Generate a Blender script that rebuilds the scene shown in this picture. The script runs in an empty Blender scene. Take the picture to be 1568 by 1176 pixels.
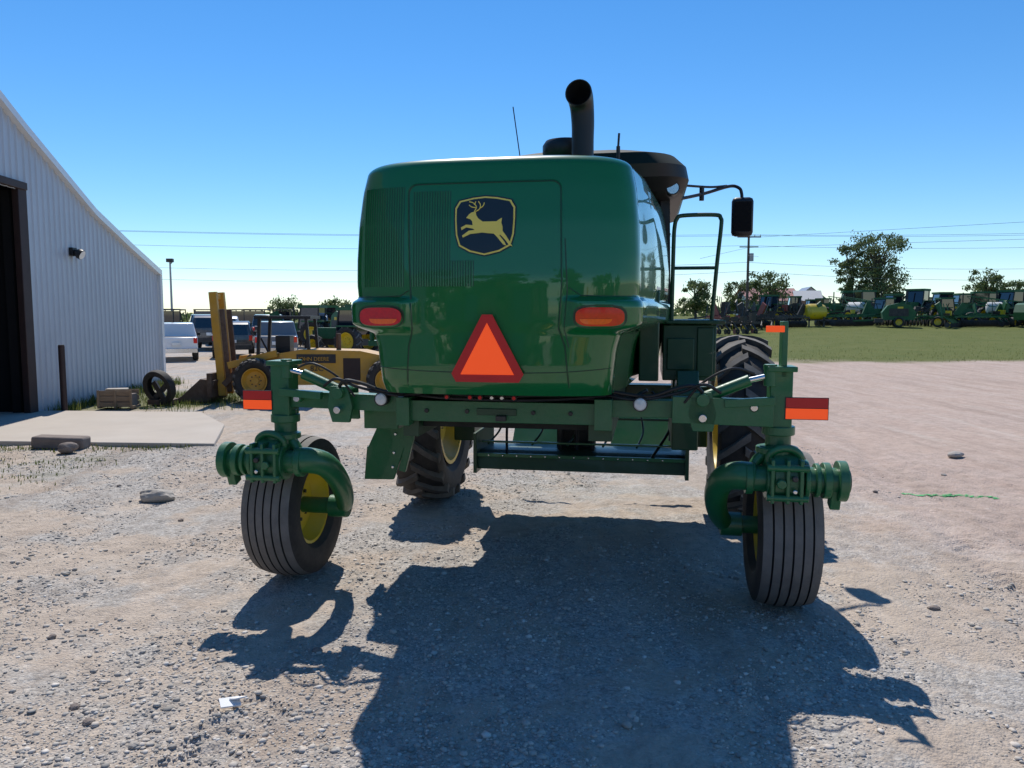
import bpy, math, random, bmesh
import numpy as np
from mathutils import Vector, Matrix, Euler
random.seed(7); rng=np.random.default_rng(7)
D=bpy.data; scene=bpy.context.scene
# ------------------------------------------------------------------ materials
def newmat(name):
    m=D.materials.new(name); m.use_nodes=True
    nt=m.node_tree; b=nt.nodes['Principled BSDF']
    return m,nt,b
def N(nt,t,**k):
    n=nt.nodes.new(t)
    for a,v in k.items(): setattr(n,a,v)
    return n
def mat(name,col,rough=.6,metal=0,var=.15,scale=6,coat=0,bump=0,bscale=60,dust=0,dustcol=(.32,.27,.22),spec=.5,glow=0):
    m,nt,b=newmat(name)
    tc=N(nt,'ShaderNodeTexCoord')
    no=N(nt,'ShaderNodeTexNoise'); no.inputs['Scale'].default_value=scale; no.inputs['Detail'].default_value=6
    nt.links.new(tc.outputs['Object'],no.inputs['Vector'])
    mx=N(nt,'ShaderNodeMix',data_type='RGBA')
    mx.inputs[6].default_value=(*[c*(1-var) for c in col],1); mx.inputs[7].default_value=(*[min(1,c*(1+var)) for c in col],1)
    nt.links.new(no.outputs['Fac'],mx.inputs[0])
    out=mx.outputs[2]
    if dust>0:
        n2=N(nt,'ShaderNodeTexNoise'); n2.inputs['Scale'].default_value=scale*.7; n2.inputs['Detail'].default_value=8; n2.inputs['Roughness'].default_value=.7
        nt.links.new(tc.outputs['Object'],n2.inputs['Vector'])
        geo=N(nt,'ShaderNodeNewGeometry'); sx=N(nt,'ShaderNodeSeparateXYZ'); nt.links.new(geo.outputs['Normal'],sx.inputs[0])
        ma=N(nt,'ShaderNodeMath',operation='MULTIPLY_ADD'); nt.links.new(sx.outputs['Z'],ma.inputs[0]); ma.inputs[1].default_value=.25; nt.links.new(n2.outputs['Fac'],ma.inputs[2])
        mr=N(nt,'ShaderNodeMapRange'); nt.links.new(ma.outputs[0],mr.inputs[0]); mr.inputs[1].default_value=.35; mr.inputs[2].default_value=.85; mr.inputs[3].default_value=0; mr.inputs[4].default_value=dust
        m2=N(nt,'ShaderNodeMix',data_type='RGBA'); nt.links.new(mr.outputs[0],m2.inputs[0]); nt.links.new(out,m2.inputs[6]); m2.inputs[7].default_value=(*dustcol,1)
        out=m2.outputs[2]
    nt.links.new(out,b.inputs['Base Color'])
    b.inputs['Roughness'].default_value=rough; b.inputs['Metallic'].default_value=metal
    b.inputs['Coat Weight'].default_value=coat; b.inputs['Coat Roughness'].default_value=.03
    b.inputs['Specular IOR Level'].default_value=spec
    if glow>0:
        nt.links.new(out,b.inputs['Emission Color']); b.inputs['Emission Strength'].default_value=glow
    if bump>0:
        n3=N(nt,'ShaderNodeTexNoise'); n3.inputs['Scale'].default_value=bscale; n3.inputs['Detail'].default_value=5
        nt.links.new(tc.outputs['Object'],n3.inputs['Vector'])
        bp=N(nt,'ShaderNodeBump'); bp.inputs['Strength'].default_value=bump; bp.inputs['Distance'].default_value=.01
        nt.links.new(n3.outputs['Fac'],bp.inputs['Height']); nt.links.new(bp.outputs[0],b.inputs['Normal'])
    return m
M={}
M['green']=mat('green_paint',(.005,.150,.030),.32,coat=1,var=.05,scale=2,spec=.3)
M['greenf']=mat('green_frame_paint',(.006,.135,.040),.42,coat=.25,var=.15,scale=9,dust=.16,bump=.15)
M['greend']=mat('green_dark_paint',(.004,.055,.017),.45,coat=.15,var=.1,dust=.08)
M['greenb']=mat('green_body_distant',(.008,.10,.025),.6,var=.2,dust=.15)
M['greenr']=mat('roof_paint',(.008,.018,.012),.7,var=.2,dust=.0,spec=.25)
M['greenl']=mat('green_light_panel',(.16,.55,.22),.5,var=.25,dust=.4,dustcol=(.6,.6,.5))
M['yellow']=mat('yellow_paint',(.72,.5,.01),.4,coat=.2,var=.08,dust=.25)
M['yellowdeer']=mat('yellow_decal',(.90,.72,.13),.4,var=.02)
M['blackdecal']=mat('black_decal',(.006,.008,.010),.3,var=.05,coat=.3)
M['yellowc']=mat('construction_yellow',(.66,.33,.02),.5,var=.2,dust=.4)
M['rust']=mat('rusty_steel',(.10,.055,.035),.8,var=.4,scale=12,dust=.3)
M['redp']=mat('red_paint',(.25,.03,.02),.5,var=.2,dust=.2)
M['black']=mat('black_plastic',(.012,.012,.013),.45,var=.2,dust=.05)
M['blackm']=mat('black_steel',(.02,.02,.02),.55,var=.3,dust=.2)
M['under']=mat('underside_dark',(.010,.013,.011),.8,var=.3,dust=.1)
M['matte_black']=mat('matte_black',(.003,.003,.003),1,var=.1)  # flat near-black for the pipe bore and the mirror plate
M['rubber']=mat('tire_rubber',(.018,.017,.017),.75,var=.3,scale=10,dust=.15,bump=.2)
M['tread']=mat('dusty_tread',(.15,.138,.125),.9,var=.3,scale=9,dust=.55,dustcol=(.33,.30,.26),bump=.3)
M['groove']=mat('tread_groove',(.03,.028,.026),.9,var=.2)
M['lug']=mat('lug_rubber',(.07,.065,.06),.85,var=.3,dust=.6,dustcol=(.34,.31,.27))
M['orange']=mat('orange_fluorescent',(1.0,.095,.012),.5,var=.02,glow=.5)  # emission added to brighten the sign, which is no light source
M['red']=mat('red_reflective',(.50,.014,.012),.45,var=.08,glow=.07)  # faint emission added, though the surface is no lamp
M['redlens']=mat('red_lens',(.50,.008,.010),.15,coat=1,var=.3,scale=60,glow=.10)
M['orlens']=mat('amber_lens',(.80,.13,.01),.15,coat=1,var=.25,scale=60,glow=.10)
M['chrome']=mat('chrome',(.7,.7,.7),.2,metal=1,var=.05)
M['whitelens']=mat('white_lens',(.75,.75,.72),.15,coat=1,var=.05)
M['glass']=mat('dark_glass',(.006,.010,.016),.04,var=.05,coat=1,spec=.6)
M['white']=mat('white_paint',(.75,.76,.76),.3,coat=.5,var=.04,dust=.1)
M['darkcar']=mat('dark_car_paint',(.03,.033,.04),.25,coat=.8,var=.1,dust=.2)
M['greycar']=mat('grey_car_paint',(.16,.17,.185),.3,coat=.6,var=.1)
M['siding']=mat('metal_siding',(.50,.53,.58),.42,metal=.15,var=.08,scale=1.2,dust=.14)
M['brown']=mat('brown_trim',(.035,.015,.012),.6,var=.25,dust=.05)
M['dark']=mat('interior_painted_shade',(.006,.005,.005),.95,var=.3)  # near-black colour stands in for the shade inside the shed
M['roofm']=mat('roof_metal',(.4,.4,.4),.5,metal=.3,var=.1)
M['concrete']=mat('concrete',(.50,.45,.385),.9,var=.15,scale=1.5,dust=.4,dustcol=(.42,.34,.27),bump=.3,bscale=25)
M['block']=mat('weathered_block',(.22,.18,.155),.95,var=.35,scale=8,bump=.6,bscale=30)
M['cinder']=mat('cinder_block',(.40,.36,.31),.95,var=.3,scale=8,bump=.6,bscale=30)
M['crate']=mat('weathered_crate_wood',(.28,.20,.13),.9,var=.35,scale=9,bump=.5,bscale=30)
M['wood']=mat('pole_wood',(.12,.09,.07),.9,var=.3,scale=4)
M['wire']=mat('wire_metal',(.12,.14,.17),.6,var=.1)
M['bark']=mat('bark',(.10,.08,.06),.95,var=.3,scale=5)
M['pink']=mat('pink_roof',(.55,.28,.24),.8,var=.1)
M['wall']=mat('white_wall',(.6,.58,.55),.8,var=.1)
M['bluer']=mat('blue_roof',(.16,.22,.32),.7,var=.1)
M['paper']=mat('paper',(.75,.75,.75),.8,var=.1)
M['gmark']=mat('green_marking',(.10,.48,.16),.9,var=.3,scale=30)
def leafmat(name,a,b2,tr=.35):
    m,nt,b=newmat(name)
    g=N(nt,'ShaderNodeNewGeometry'); cr=N(nt,'ShaderNodeValToRGB')
    cr.color_ramp.elements[0].color=(*a,1); cr.color_ramp.elements[1].color=(*b2,1)
    nt.links.new(g.outputs['Random Per Island'],cr.inputs[0]); nt.links.new(cr.outputs[0],b.inputs['Base Color'])
    b.inputs['Roughness'].default_value=.7; b.inputs['Specular IOR Level'].default_value=.2
    t=N(nt,'ShaderNodeBsdfTranslucent'); nt.links.new(cr.outputs[0],t.inputs[0]); mx=N(nt,'ShaderNodeMixShader'); mx.inputs[0].default_value=tr
    nt.links.new(b.outputs[0],mx.inputs[1]); nt.links.new(t.outputs[0],mx.inputs[2]); nt.links.new(mx.outputs[0],nt.nodes['Material Output'].inputs[0])
    return m
M['leaf']=leafmat('foliage',(.08,.115,.04),(.20,.24,.10))
M['grassb']=leafmat('grass_blades',(.06,.10,.02),(.20,.21,.06))
def stonemat():
    m,nt,b=newmat('gravel_stone')
    g=N(nt,'ShaderNodeNewGeometry'); cr=N(nt,'ShaderNodeValToRGB')
    e=cr.color_ramp.elements; e[0].color=(.25,.235,.215,1); e[1].color=(.70,.66,.60,1)
    x=e.new(.5); x.color=(.47,.43,.38,1); x=e.new(.85); x.color=(.56,.49,.42,1)
    nt.links.new(g.outputs['Random Per Island'],cr.inputs[0]); nt.links.new(cr.outputs[0],b.inputs['Base Color']); b.inputs['Roughness'].default_value=.95
    return m
M['stone']=stonemat()
# ------------------------------------------------------------------ mesh builder
class MB:
    def __init__(s): s.v=[];s.f=[];s.m=[];s.ml=[]
    def mi(s,name):
        if name not in s.ml: s.ml.append(name)
        return s.ml.index(name)
    def add(s,vs,fs,mt,T=None):
        o=len(s.v)
        if T is not None: vs=[T@Vector(v) for v in vs]
        s.v+= [tuple(v) for v in vs]; k=s.mi(mt)
        for f in fs: s.f.append([i+o for i in f]); s.m.append(k)
    def box(s,c,d,mt,rot=None,T=None):
        x,y,z=[a/2 for a in d]
        vs=[Vector(p) for p in [(-x,-y,-z),(x,-y,-z),(x,y,-z),(-x,y,-z),(-x,-y,z),(x,-y,z),(x,y,z),(-x,y,z)]]
        if rot is not None:
            R=Euler(rot).to_matrix(); vs=[R@v for v in vs]
        vs=[v+Vector(c) for v in vs]
        s.add(vs,[(0,3,2,1),(4,5,6,7),(0,1,5,4),(1,2,6,5),(2,3,7,6),(3,0,4,7)],mt,T)
    def bb(s,x0,x1,y0,y1,z0,z1,mt,T=None):
        s.box(((x0+x1)/2,(y0+y1)/2,(z0+z1)/2),(abs(x1-x0),abs(y1-y0),abs(z1-z0)),mt,None,T)
    def beam(s,p0,p1,w,h,mt,T=None):
        p0=Vector(p0);p1=Vector(p1);d=(p1-p0).normalized()
        a=d.cross(Vector((0,0,1)))
        if a.length<1e-3: a=Vector((1,0,0))
        a.normalize(); b=a.cross(d).normalized()
        vs=[p+a*(i*w/2)+b*(j*h/2) for p in (p0,p1) for i,j in((-1,-1),(1,-1),(1,1),(-1,1))]
        s.add(vs,[(0,3,2,1),(4,5,6,7),(0,1,5,4),(1,2,6,5),(2,3,7,6),(3,0,4,7)],mt,T)
    def lathe(s,prof,c,axis,seg,mts,T=None,closed=False):
        d=Vector(axis).normalized(); a=d.orthogonal().normalized(); b=d.cross(a); c=Vector(c)
        n=len(prof); vs=[]
        for (t,r) in prof:
            for i in range(seg):
                an=2*math.pi*i/seg
                vs.append(c+d*t+(a*math.cos(an)+b*math.sin(an))*r)
        o=len(s.v)
        if T is not None: vs=[T@v for v in vs]
        s.v+=[tuple(v) for v in vs]
        for j in range(n-1 if not closed else n):
            k=s.mi(mts if isinstance(mts,str) else mts[j%len(mts)])
            jj=(j+1)%n
            for i in range(seg):
                i2=(i+1)%seg
                s.f.append([o+j*seg+i,o+j*seg+i2,o+jj*seg+i2,o+jj*seg+i]); s.m.append(k)
    def cyl(s,p0,p1,r0,mt,r1=None,seg=20,T=None):
        r1=r0 if r1 is None else r1
        p0=Vector(p0);p1=Vector(p1);L=(p1-p0).length
        s.lathe([(0,0.0005),(0,r0),(L,r1),(L,.0005)],p0,p1-p0,seg,mt,T)
    def tube(s,pts,r,mt,seg=10,T=None,smooth=True,caps=True):
        P=[Vector(p) for p in pts]
        rs=r if isinstance(r,(list,tuple)) else [r]*len(P)
        if smooth and len(P)>2:
            Q=[];RR=[]
            for i in range(len(P)-1):
                p0=P[max(i-1,0)];p1=P[i];p2=P[i+1];p3=P[min(i+2,len(P)-1)]
                for k in range(6):
                    t=k/6
                    Q.append(.5*((2*p1)+(-p0+p2)*t+(2*p0-5*p1+4*p2-p3)*t*t+(-p0+3*p1-3*p2+p3)*t**3)); RR.append(rs[i]*(1-t)+rs[i+1]*t)
            Q.append(P[-1]);RR.append(rs[-1]); P=Q;rs=RR
        vs=[];prev=None
        for i,p in enumerate(P):
            d=(P[min(i+1,len(P)-1)]-P[max(i-1,0)]).normalized()
            if prev is None: a=d.orthogonal().normalized()
            else:
                a=prev-d*prev.dot(d); a.normalize()
            prev=a;b=d.cross(a)
            for k in range(seg):
                an=2*math.pi*k/seg; vs.append(p+(a*math.cos(an)+b*math.sin(an))*rs[i])
        fs=[]
        for i in range(len(P)-1):
            for k in range(seg):
                k2=(k+1)%seg; fs.append((i*seg+k,i*seg+k2,(i+1)*seg+k2,(i+1)*seg+k))
        if caps: fs.append(tuple(range(seg))[::-1]); fs.append(tuple((len(P)-1)*seg+k for k in range(seg)))
        s.add(vs,fs,mt,T)
    def prism(s,poly,plane,a,b,mt,T=None):
        def P(p,t):
            return {'xz':(p[0],t,p[1]),'xy':(p[0],p[1],t),'yz':(t,p[0],p[1])}[plane]
        n=len(poly); vs=[P(p,a) for p in poly]+[P(p,b) for p in poly]
        fs=[tuple(range(n)),tuple(range(n,2*n))[::-1]]+[(i,i+n,(i+1)%n+n,(i+1)%n) for i in range(n)]
        s.add(vs,fs,mt,T)
    def make(s,name,parent=None,bevel=0,smooth=True,loc=None,rot=None,sharp=35,sc=None):
        me=D.meshes.new(name); me.from_pydata(s.v,[],s.f); me.update()
        for k in s.ml: me.materials.append(M[k])
        me.polygons.foreach_set('material_index',s.m)
        bm=bmesh.new(); bm.from_mesh(me); bmesh.ops.recalc_face_normals(bm,faces=bm.faces); bm.to_mesh(me); bm.free()
        if smooth:
            me.polygons.foreach_set('use_smooth',[True]*len(me.polygons))
            me.set_sharp_from_angle(angle=math.radians(sharp))
        me.update()
        o=D.objects.new(name,me); scene.collection.objects.link(o)
        if bevel>0:
            b=o.modifiers.new('bevel','BEVEL'); b.width=bevel; b.segments=2; b.limit_method='ANGLE'; b.angle_limit=math.radians(50)
        if parent: o.parent=parent
        if loc is not None: o.location=loc
        if rot is not None: o.rotation_euler=rot
        if sc is not None: o.scale=(sc,sc,sc)
        return o
def empty(name,loc=(0,0,0),rz=0):
    e=D.objects.new(name,None); e.location=loc; e.rotation_euler=(0,0,rz); e.empty_display_size=.3
    scene.collection.objects.link(e); return e
def ss(x,a,b):
    t=min(1,max(0,(x-a)/(b-a))); return t*t*(3-2*t)
def rawmesh(name,vs,fs,mt,parent=None):
    me=D.meshes.new(name); me.from_pydata(vs,[],fs); me.materials.append(M[mt]); o=D.objects.new(name,me); scene.collection.objects.link(o)
    if parent: o.parent=parent
    return o
# ------------------------------------------------------------------ ground
_h=rng.random((256,256))
def vnoise(x,y):
    xi=np.floor(x).astype(int); yi=np.floor(y).astype(int); fx=x-xi; fy=y-yi
    fx=fx*fx*(3-2*fx); fy=fy*fy*(3-2*fy)
    g=lambda a,b:_h[a%256,b%256]
    return (g(xi,yi)*(1-fx)+g(xi+1,yi)*fx)*(1-fy)+(g(xi,yi+1)*(1-fx)+g(xi+1,yi+1)*fx)*fy
def sst(t): t=np.clip(t,0,1); return t*t*(3-2*t)
def rise(x,y): return 1.25*sst((y-36)/46)*sst((x-6)/16)
def gh(x,y):
    near=np.clip((60-np.hypot(x,y))/40,0,1)
    h=(vnoise(x*.5,y*.5)-.5)*.05+(vnoise(x*1.9+7,y*1.9)-.5)*.034+(vnoise(x*6+3,y*6)-.5)*.020+(vnoise(x*17,y*17+5)-.5)*.013+(vnoise(x*41,y*41+5)-.5)*.008
    for cx_,sl,y0,y1 in ((-1.25,.10,2.2,3.9),(2.9,.25,3.4,6.5)):
        u=x-(cx_+sl*(y-3)); m=np.clip((.22-np.abs(u))/.05,0,1)*np.clip((y-y0)/.3,0,1)*np.clip((y1-y)/.6,0,1)
        h=h+m*(.013*np.clip(np.sin((y+np.abs(u)*.8)*2*math.pi/.13)*1.6,-1,1)-.006)*np.clip(vnoise(x*2.3+40,y*2.3)*1.8-.2,0,1)
    for a,bq,c in ((3.4,.22,.006),(5.2,.22,.006),(-3.6,.05,-.004),(6.5,.5,.0)):
        u=x-(a+bq*(y-5)+c*(y-5)**2); h=h-.014*np.exp(-(u/.16)**2)+.007*np.exp(-((np.abs(u)-.3)/.09)**2)
    return (h-.012)*near+rise(x,y)
def gz(x,y): return float(gh(np.array([float(x)]),np.array([float(y)]))[0])
def axis(lo,hi,step,far,g=1.09):
    a=list(np.arange(lo,hi+1e-6,step)); s=step; p=hi
    while p<far: s*=g; p+=s; a.append(p)
    s=step;p=lo;pre=[]
    while p>-far: s*=g; p-=s; pre.append(p)
    return np.array(pre[::-1]+a)
xs=axis(-4.5,5,.025,3000); ys=axis(1.8,9,.025,3000)
X,Y=np.meshgrid(xs,ys); Z=gh(X,Y)
nx,ny=len(xs),len(ys)
V=np.stack([X,Y,Z],-1).reshape(-1,3)
idx=np.arange(nx*ny).reshape(ny,nx)
Fq=np.stack([idx[:-1,:-1],idx[:-1,1:],idx[1:,1:],idx[1:,:-1]],-1).reshape(-1,4)
me=D.meshes.new('ground'); me.vertices.add(len(V)); me.vertices.foreach_set('co',V.ravel())
me.loops.add(Fq.size); me.loops.foreach_set('vertex_index',Fq.ravel().astype(np.int32))
me.polygons.add(len(Fq)); me.polygons.foreach_set('loop_start',np.arange(0,Fq.size,4,dtype=np.int32)); 
me.polygons.foreach_set('use_smooth',np.ones(len(Fq),bool)); me.update(calc_edges=True); me.validate()
ground=D.objects.new('ground',me); scene.collection.objects.link(ground)
def groundmat():
    m,nt,b=newmat('gravel_dirt'); L=nt.links.new
    tc=N(nt,'ShaderNodeTexCoord'); sp=N(nt,'ShaderNodeSeparateXYZ'); L(tc.outputs['Object'],sp.inputs[0])
    def noise(s,d=6,r=.6,dist=0,vec=None):
        n=N(nt,'ShaderNodeTexNoise'); n.inputs['Scale'].default_value=s; n.inputs['Detail'].default_value=d; n.inputs['Roughness'].default_value=r; n.inputs['Distortion'].default_value=dist
        L(vec if vec else tc.outputs['Object'],n.inputs['Vector']); return n.outputs['Fac']
    def mr(v,a,c,x=0,y=1,sm=True):
        n=N(nt,'ShaderNodeMapRange'); n.interpolation_type='SMOOTHSTEP' if sm else 'LINEAR'
        L(v,n.inputs[0]); n.inputs[1].default_value=a; n.inputs[2].default_value=c; n.inputs[3].default_value=x; n.inputs[4].default_value=y; return n.outputs[0]
    def mth(op,a,c):
        n=N(nt,'ShaderNodeMath',operation=op)
        for i,q in enumerate((a,c)):
            if isinstance(q,(int,float)): n.inputs[i].default_value=q
            else: L(q,n.inputs[i])
        return n.outputs[0]
    def mix(f,a,c,bt='MIX'):
        n=N(nt,'ShaderNodeMix',data_type='RGBA'); n.blend_type=bt
        if isinstance(f,(int,float)): n.inputs[0].default_value=f
        else: L(f,n.inputs[0])
        for i,q in ((6,a),(7,c)):
            if isinstance(q,tuple): n.inputs[i].default_value=(*q,1)
            else: L(q,n.inputs[i])
        return n.outputs[2]
    mp=N(nt,'ShaderNodeMapping'); mp.inputs['Rotation'].default_value=(0,0,math.radians(14)); mp.inputs['Scale'].default_value=(2.2,.22,1); L(tc.outputs['Object'],mp.inputs[0])
    streak=noise(1.0,6,.62,.3,mp.outputs[0])
    mp2=N(nt,'ShaderNodeMapping'); mp2.inputs['Rotation'].default_value=(0,0,math.radians(-68)); mp2.inputs['Scale'].default_value=(1.6,.12,1); L(tc.outputs['Object'],mp2.inputs[0])
    streak2=noise(1.0,6,.62,.4,mp2.outputs[0])
    big=noise(.35,5,.6,.5); med=noise(1.3,7,.65); fine=noise(34,8,.78); mid=noise(7,8,.72)
    vor=N(nt,'ShaderNodeTexVoronoi'); vor.inputs['Scale'].default_value=48; L(tc.outputs['Object'],vor.inputs['Vector'])
    vor2=N(nt,'ShaderNodeTexVoronoi'); vor2.inputs['Scale'].default_value=95; L(tc.outputs['Object'],vor2.inputs['Vector'])
    gr=N(nt,'ShaderNodeSeparateColor'); L(vor.outputs['Color'],gr.inputs[0])
    gr2=N(nt,'ShaderNodeSeparateColor'); L(vor2.outputs['Color'],gr2.inputs[0])
    dirt=mix(med,(.44,.355,.28),(.66,.56,.46))
    grav=mix(gr.outputs[0],(.23,.215,.20),(.70,.66,.60))
    grav2=mix(gr2.outputs[0],(.27,.25,.23),(.64,.60,.54))
    grv=mix(.5,grav,grav2)
    gm=mth('ADD',big,mth('MULTIPLY',mth('SUBTRACT',med,.5),1.2))
    gmask=mr(gm,.42,.60,.05,.95)
    base=mix(gmask,dirt,grv)
    red=mix(med,(.44,.305,.24),(.66,.51,.42))
    rm=mr(mth('ADD',mth('ADD',sp.outputs['X'],mth('MULTIPLY',sp.outputs['Y'],.10)),mth('MULTIPLY',mth('SUBTRACT',big,.5),7)),2.4,6.0,0,.85)
    base=mix(rm,base,red)
    base=mix(mr(streak,.50,.68,0,.5),base,mix(.65,base,(.27,.20,.155)))
    base=mix(mr(streak2,.52,.68,0,.45),base,mix(.65,base,(.30,.22,.17)))
    base=mix(mr(streak,.46,.28,0,.35),base,(.68,.60,.51))
    base=mix(mr(mid,.42,.64,0,.5),base,mix(.6,base,(.24,.20,.16)))
    base=mix(mr(mid,.42,.30,0,.35),base,(.70,.63,.55))
    base=mix(mr(fine,.40,.70,0,.55),base,mix(.55,base,(.19,.16,.135)))
    wob=mth('MULTIPLY',mth('SUBTRACT',noise(.25,4),.5),9)
    gy=mr(mth('ADD',sp.outputs['Y'],wob),28,31.5); gx=mr(mth('ADD',sp.outputs['X'],wob),5,9)
    g1=mth('MULTIPLY',gy,gx)
    far=mr(sp.outputs['Y'],95,125)
    gcol=mix(noise(.5,6,.7),(.075,.11,.024),(.18,.175,.06))
    gmk=mth('MAXIMUM',g1,far)
    dx=mth('ABSOLUTE',mth('ADD',sp.outputs['X'],7.2),0); dy=mth('ABSOLUTE',mth('SUBTRACT',sp.outputs['Y'],16.2),0)
    loc=mth('MULTIPLY',mr(mth('ADD',dx,mth('MULTIPLY',wob,.25)),2.2,1.2),mr(mth('ADD',dy,mth('MULTIPLY',wob,.2)),2.4,1.2))
    gmk=mth('MAXIMUM',gmk,mth('MULTIPLY',loc,.75))
    wl=mth('MULTIPLY',mr(mth('ADD',sp.outputs['X'],mth('MULTIPLY',wob,.3)),-4.2,-5.8),mr(mth('ABSOLUTE',mth('SUBTRACT',sp.outputs['Y'],9.2),0),1.4,.4))
    gmk=mth('MAXIMUM',gmk,mth('MULTIPLY',wl,mr(med,.50,.64,0,.5)))
    base=mix(gmk,base,gcol)
    L(base,b.inputs['Base Color']); b.inputs['Roughness'].default_value=.97; b.inputs['Specular IOR Level'].default_value=.12
    hgt=mth('ADD',mth('MULTIPLY',fine,.7),mth('MULTIPLY',vor.outputs['Distance'],-.7))
    hgt=mth('ADD',hgt,mth('MULTIPLY',vor2.outputs['Distance'],-.5)); hgt=mth('ADD',hgt,mth('MULTIPLY',mid,1.1))
    bp=N(nt,'ShaderNodeBump'); bp.inputs['Strength'].default_value=.72; bp.inputs['Distance'].default_value=.015; L(hgt,bp.inputs['Height']); L(bp.outputs[0],b.inputs['Normal'])
    return m
me.materials.append(groundmat())
ico=np.array([(0,0,1),(.89,0,.45),(.28,.85,.45),(-.72,.53,.45),(-.72,-.53,.45),(.28,-.85,.45),(.72,.53,-.45),(-.28,.85,-.45),(-.89,0,-.45),(-.28,-.85,-.45),(.72,-.53,-.45),(0,0,-1)])
icf=np.array([(0,1,2),(0,2,3),(0,3,4),(0,4,5),(0,5,1),(1,6,2),(2,7,3),(3,8,4),(4,9,5),(5,10,1),(6,7,2),(7,8,3),(8,9,4),(9,10,5),(10,6,1),(11,7,6),(11,8,7),(11,9,8),(11,10,9),(11,6,10)])
def gravel(n):
    r=2.0+ (rng.random(n)**1.4)*8.5; y=r; x=(rng.random(n)-.5)*1.5*(y+.5)
    dens=vnoise(x*.6+11,y*.6)*.8+.55*vnoise(x*1.7+5,y*1.7)+.3*vnoise(x*5+5,y*5)+np.where(x<-.3,.12,0)+np.where(x<-1.6,.12,0)-np.where((x>2.2),.22,0)
    k=dens>.84+.3*(rng.random(n)-.5); x=x[k];y=y[k]; n=len(x)
    s=.0026+.0042*rng.random(n)+.013*rng.random(n)**12
    P=ico[None]*(1+.5*(rng.random((n,12,1))-.5))*s[:,None,None]*np.stack([.8+.7*rng.random(n),.8+.7*rng.random(n),.35+.35*rng.random(n)],-1)[:,None]
    a=rng.random(n)*6.28; c,si=np.cos(a)[:,None],np.sin(a)[:,None]
    px=P[...,0]*c-P[...,1]*si+x[:,None]; py=P[...,0]*si+P[...,1]*c+y[:,None]; pz=P[...,2]+(gh(x,y)+s*.12)[:,None]
    V=np.stack([px,py,pz],-1).reshape(-1,3)
    Ff=(icf[None]+12*np.arange(n)[:,None,None]).reshape(-1,3)
    me=D.meshes.new('gravel'); me.vertices.add(len(V)); me.vertices.foreach_set('co',V.ravel())
    me.loops.add(Ff.size); me.loops.foreach_set('vertex_index',Ff.ravel().astype(np.int32)); me.polygons.add(len(Ff)); me.polygons.foreach_set('loop_start',np.arange(0,Ff.size,3,dtype=np.int32)); me.update(calc_edges=True)
    me.materials.append(M['stone']); o=D.objects.new('gravel',me); scene.collection.objects.link(o)
gravel(120000)
def rock(name,loc,s,mt='block'):
    bm=bmesh.new(); bmesh.ops.create_icosphere(bm,subdivisions=3,radius=1)
    for v in bm.verts:
        n=v.co.copy(); q=.82+.35*vnoise(np.array([n.x*1.7+loc[0]*3+9]),np.array([n.y*1.7+n.z*1.3+20]))[0]+.12*vnoise(np.array([n.x*6+50]),np.array([n.y*6+n.z*5+70]))[0]
        v.co=Vector((n.x*s[0],n.y*s[1],n.z*s[2]))*q
    me=D.meshes.new(name); bm.to_mesh(me); bm.free(); me.materials.append(M[mt]); o=D.objects.new(name,me); scene.collection.objects.link(o); o.location=loc
rock('rock',(-3.45,7.35,.04),(.17,.1,.07),'cinder'); rock('rock',(-5.85,10.0,.05),(.12,.1,.07)); rock('rock',(5.6,9.6,.03),(.10,.07,.04),'cinder')
for q in [(-1.9,3.3),(-1.05,4.0),(-2.6,4.2),(-2.2,2.9),(2.6,4.6),(.5,3.2),(-1.7,5.9),(-1.6,3.1),(-2.05,3.45),(-.2,2.8),(-3.1,5.2),(-2.9,6.6),(-4.1,7.9),(3.7,7.7),(4.9,8.6)]:
    rock('rock',(q[0],q[1],gz(*q)+.008),(.020+.02*random.random(),.022,.014),random.choice(['block','cinder']))
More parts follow.
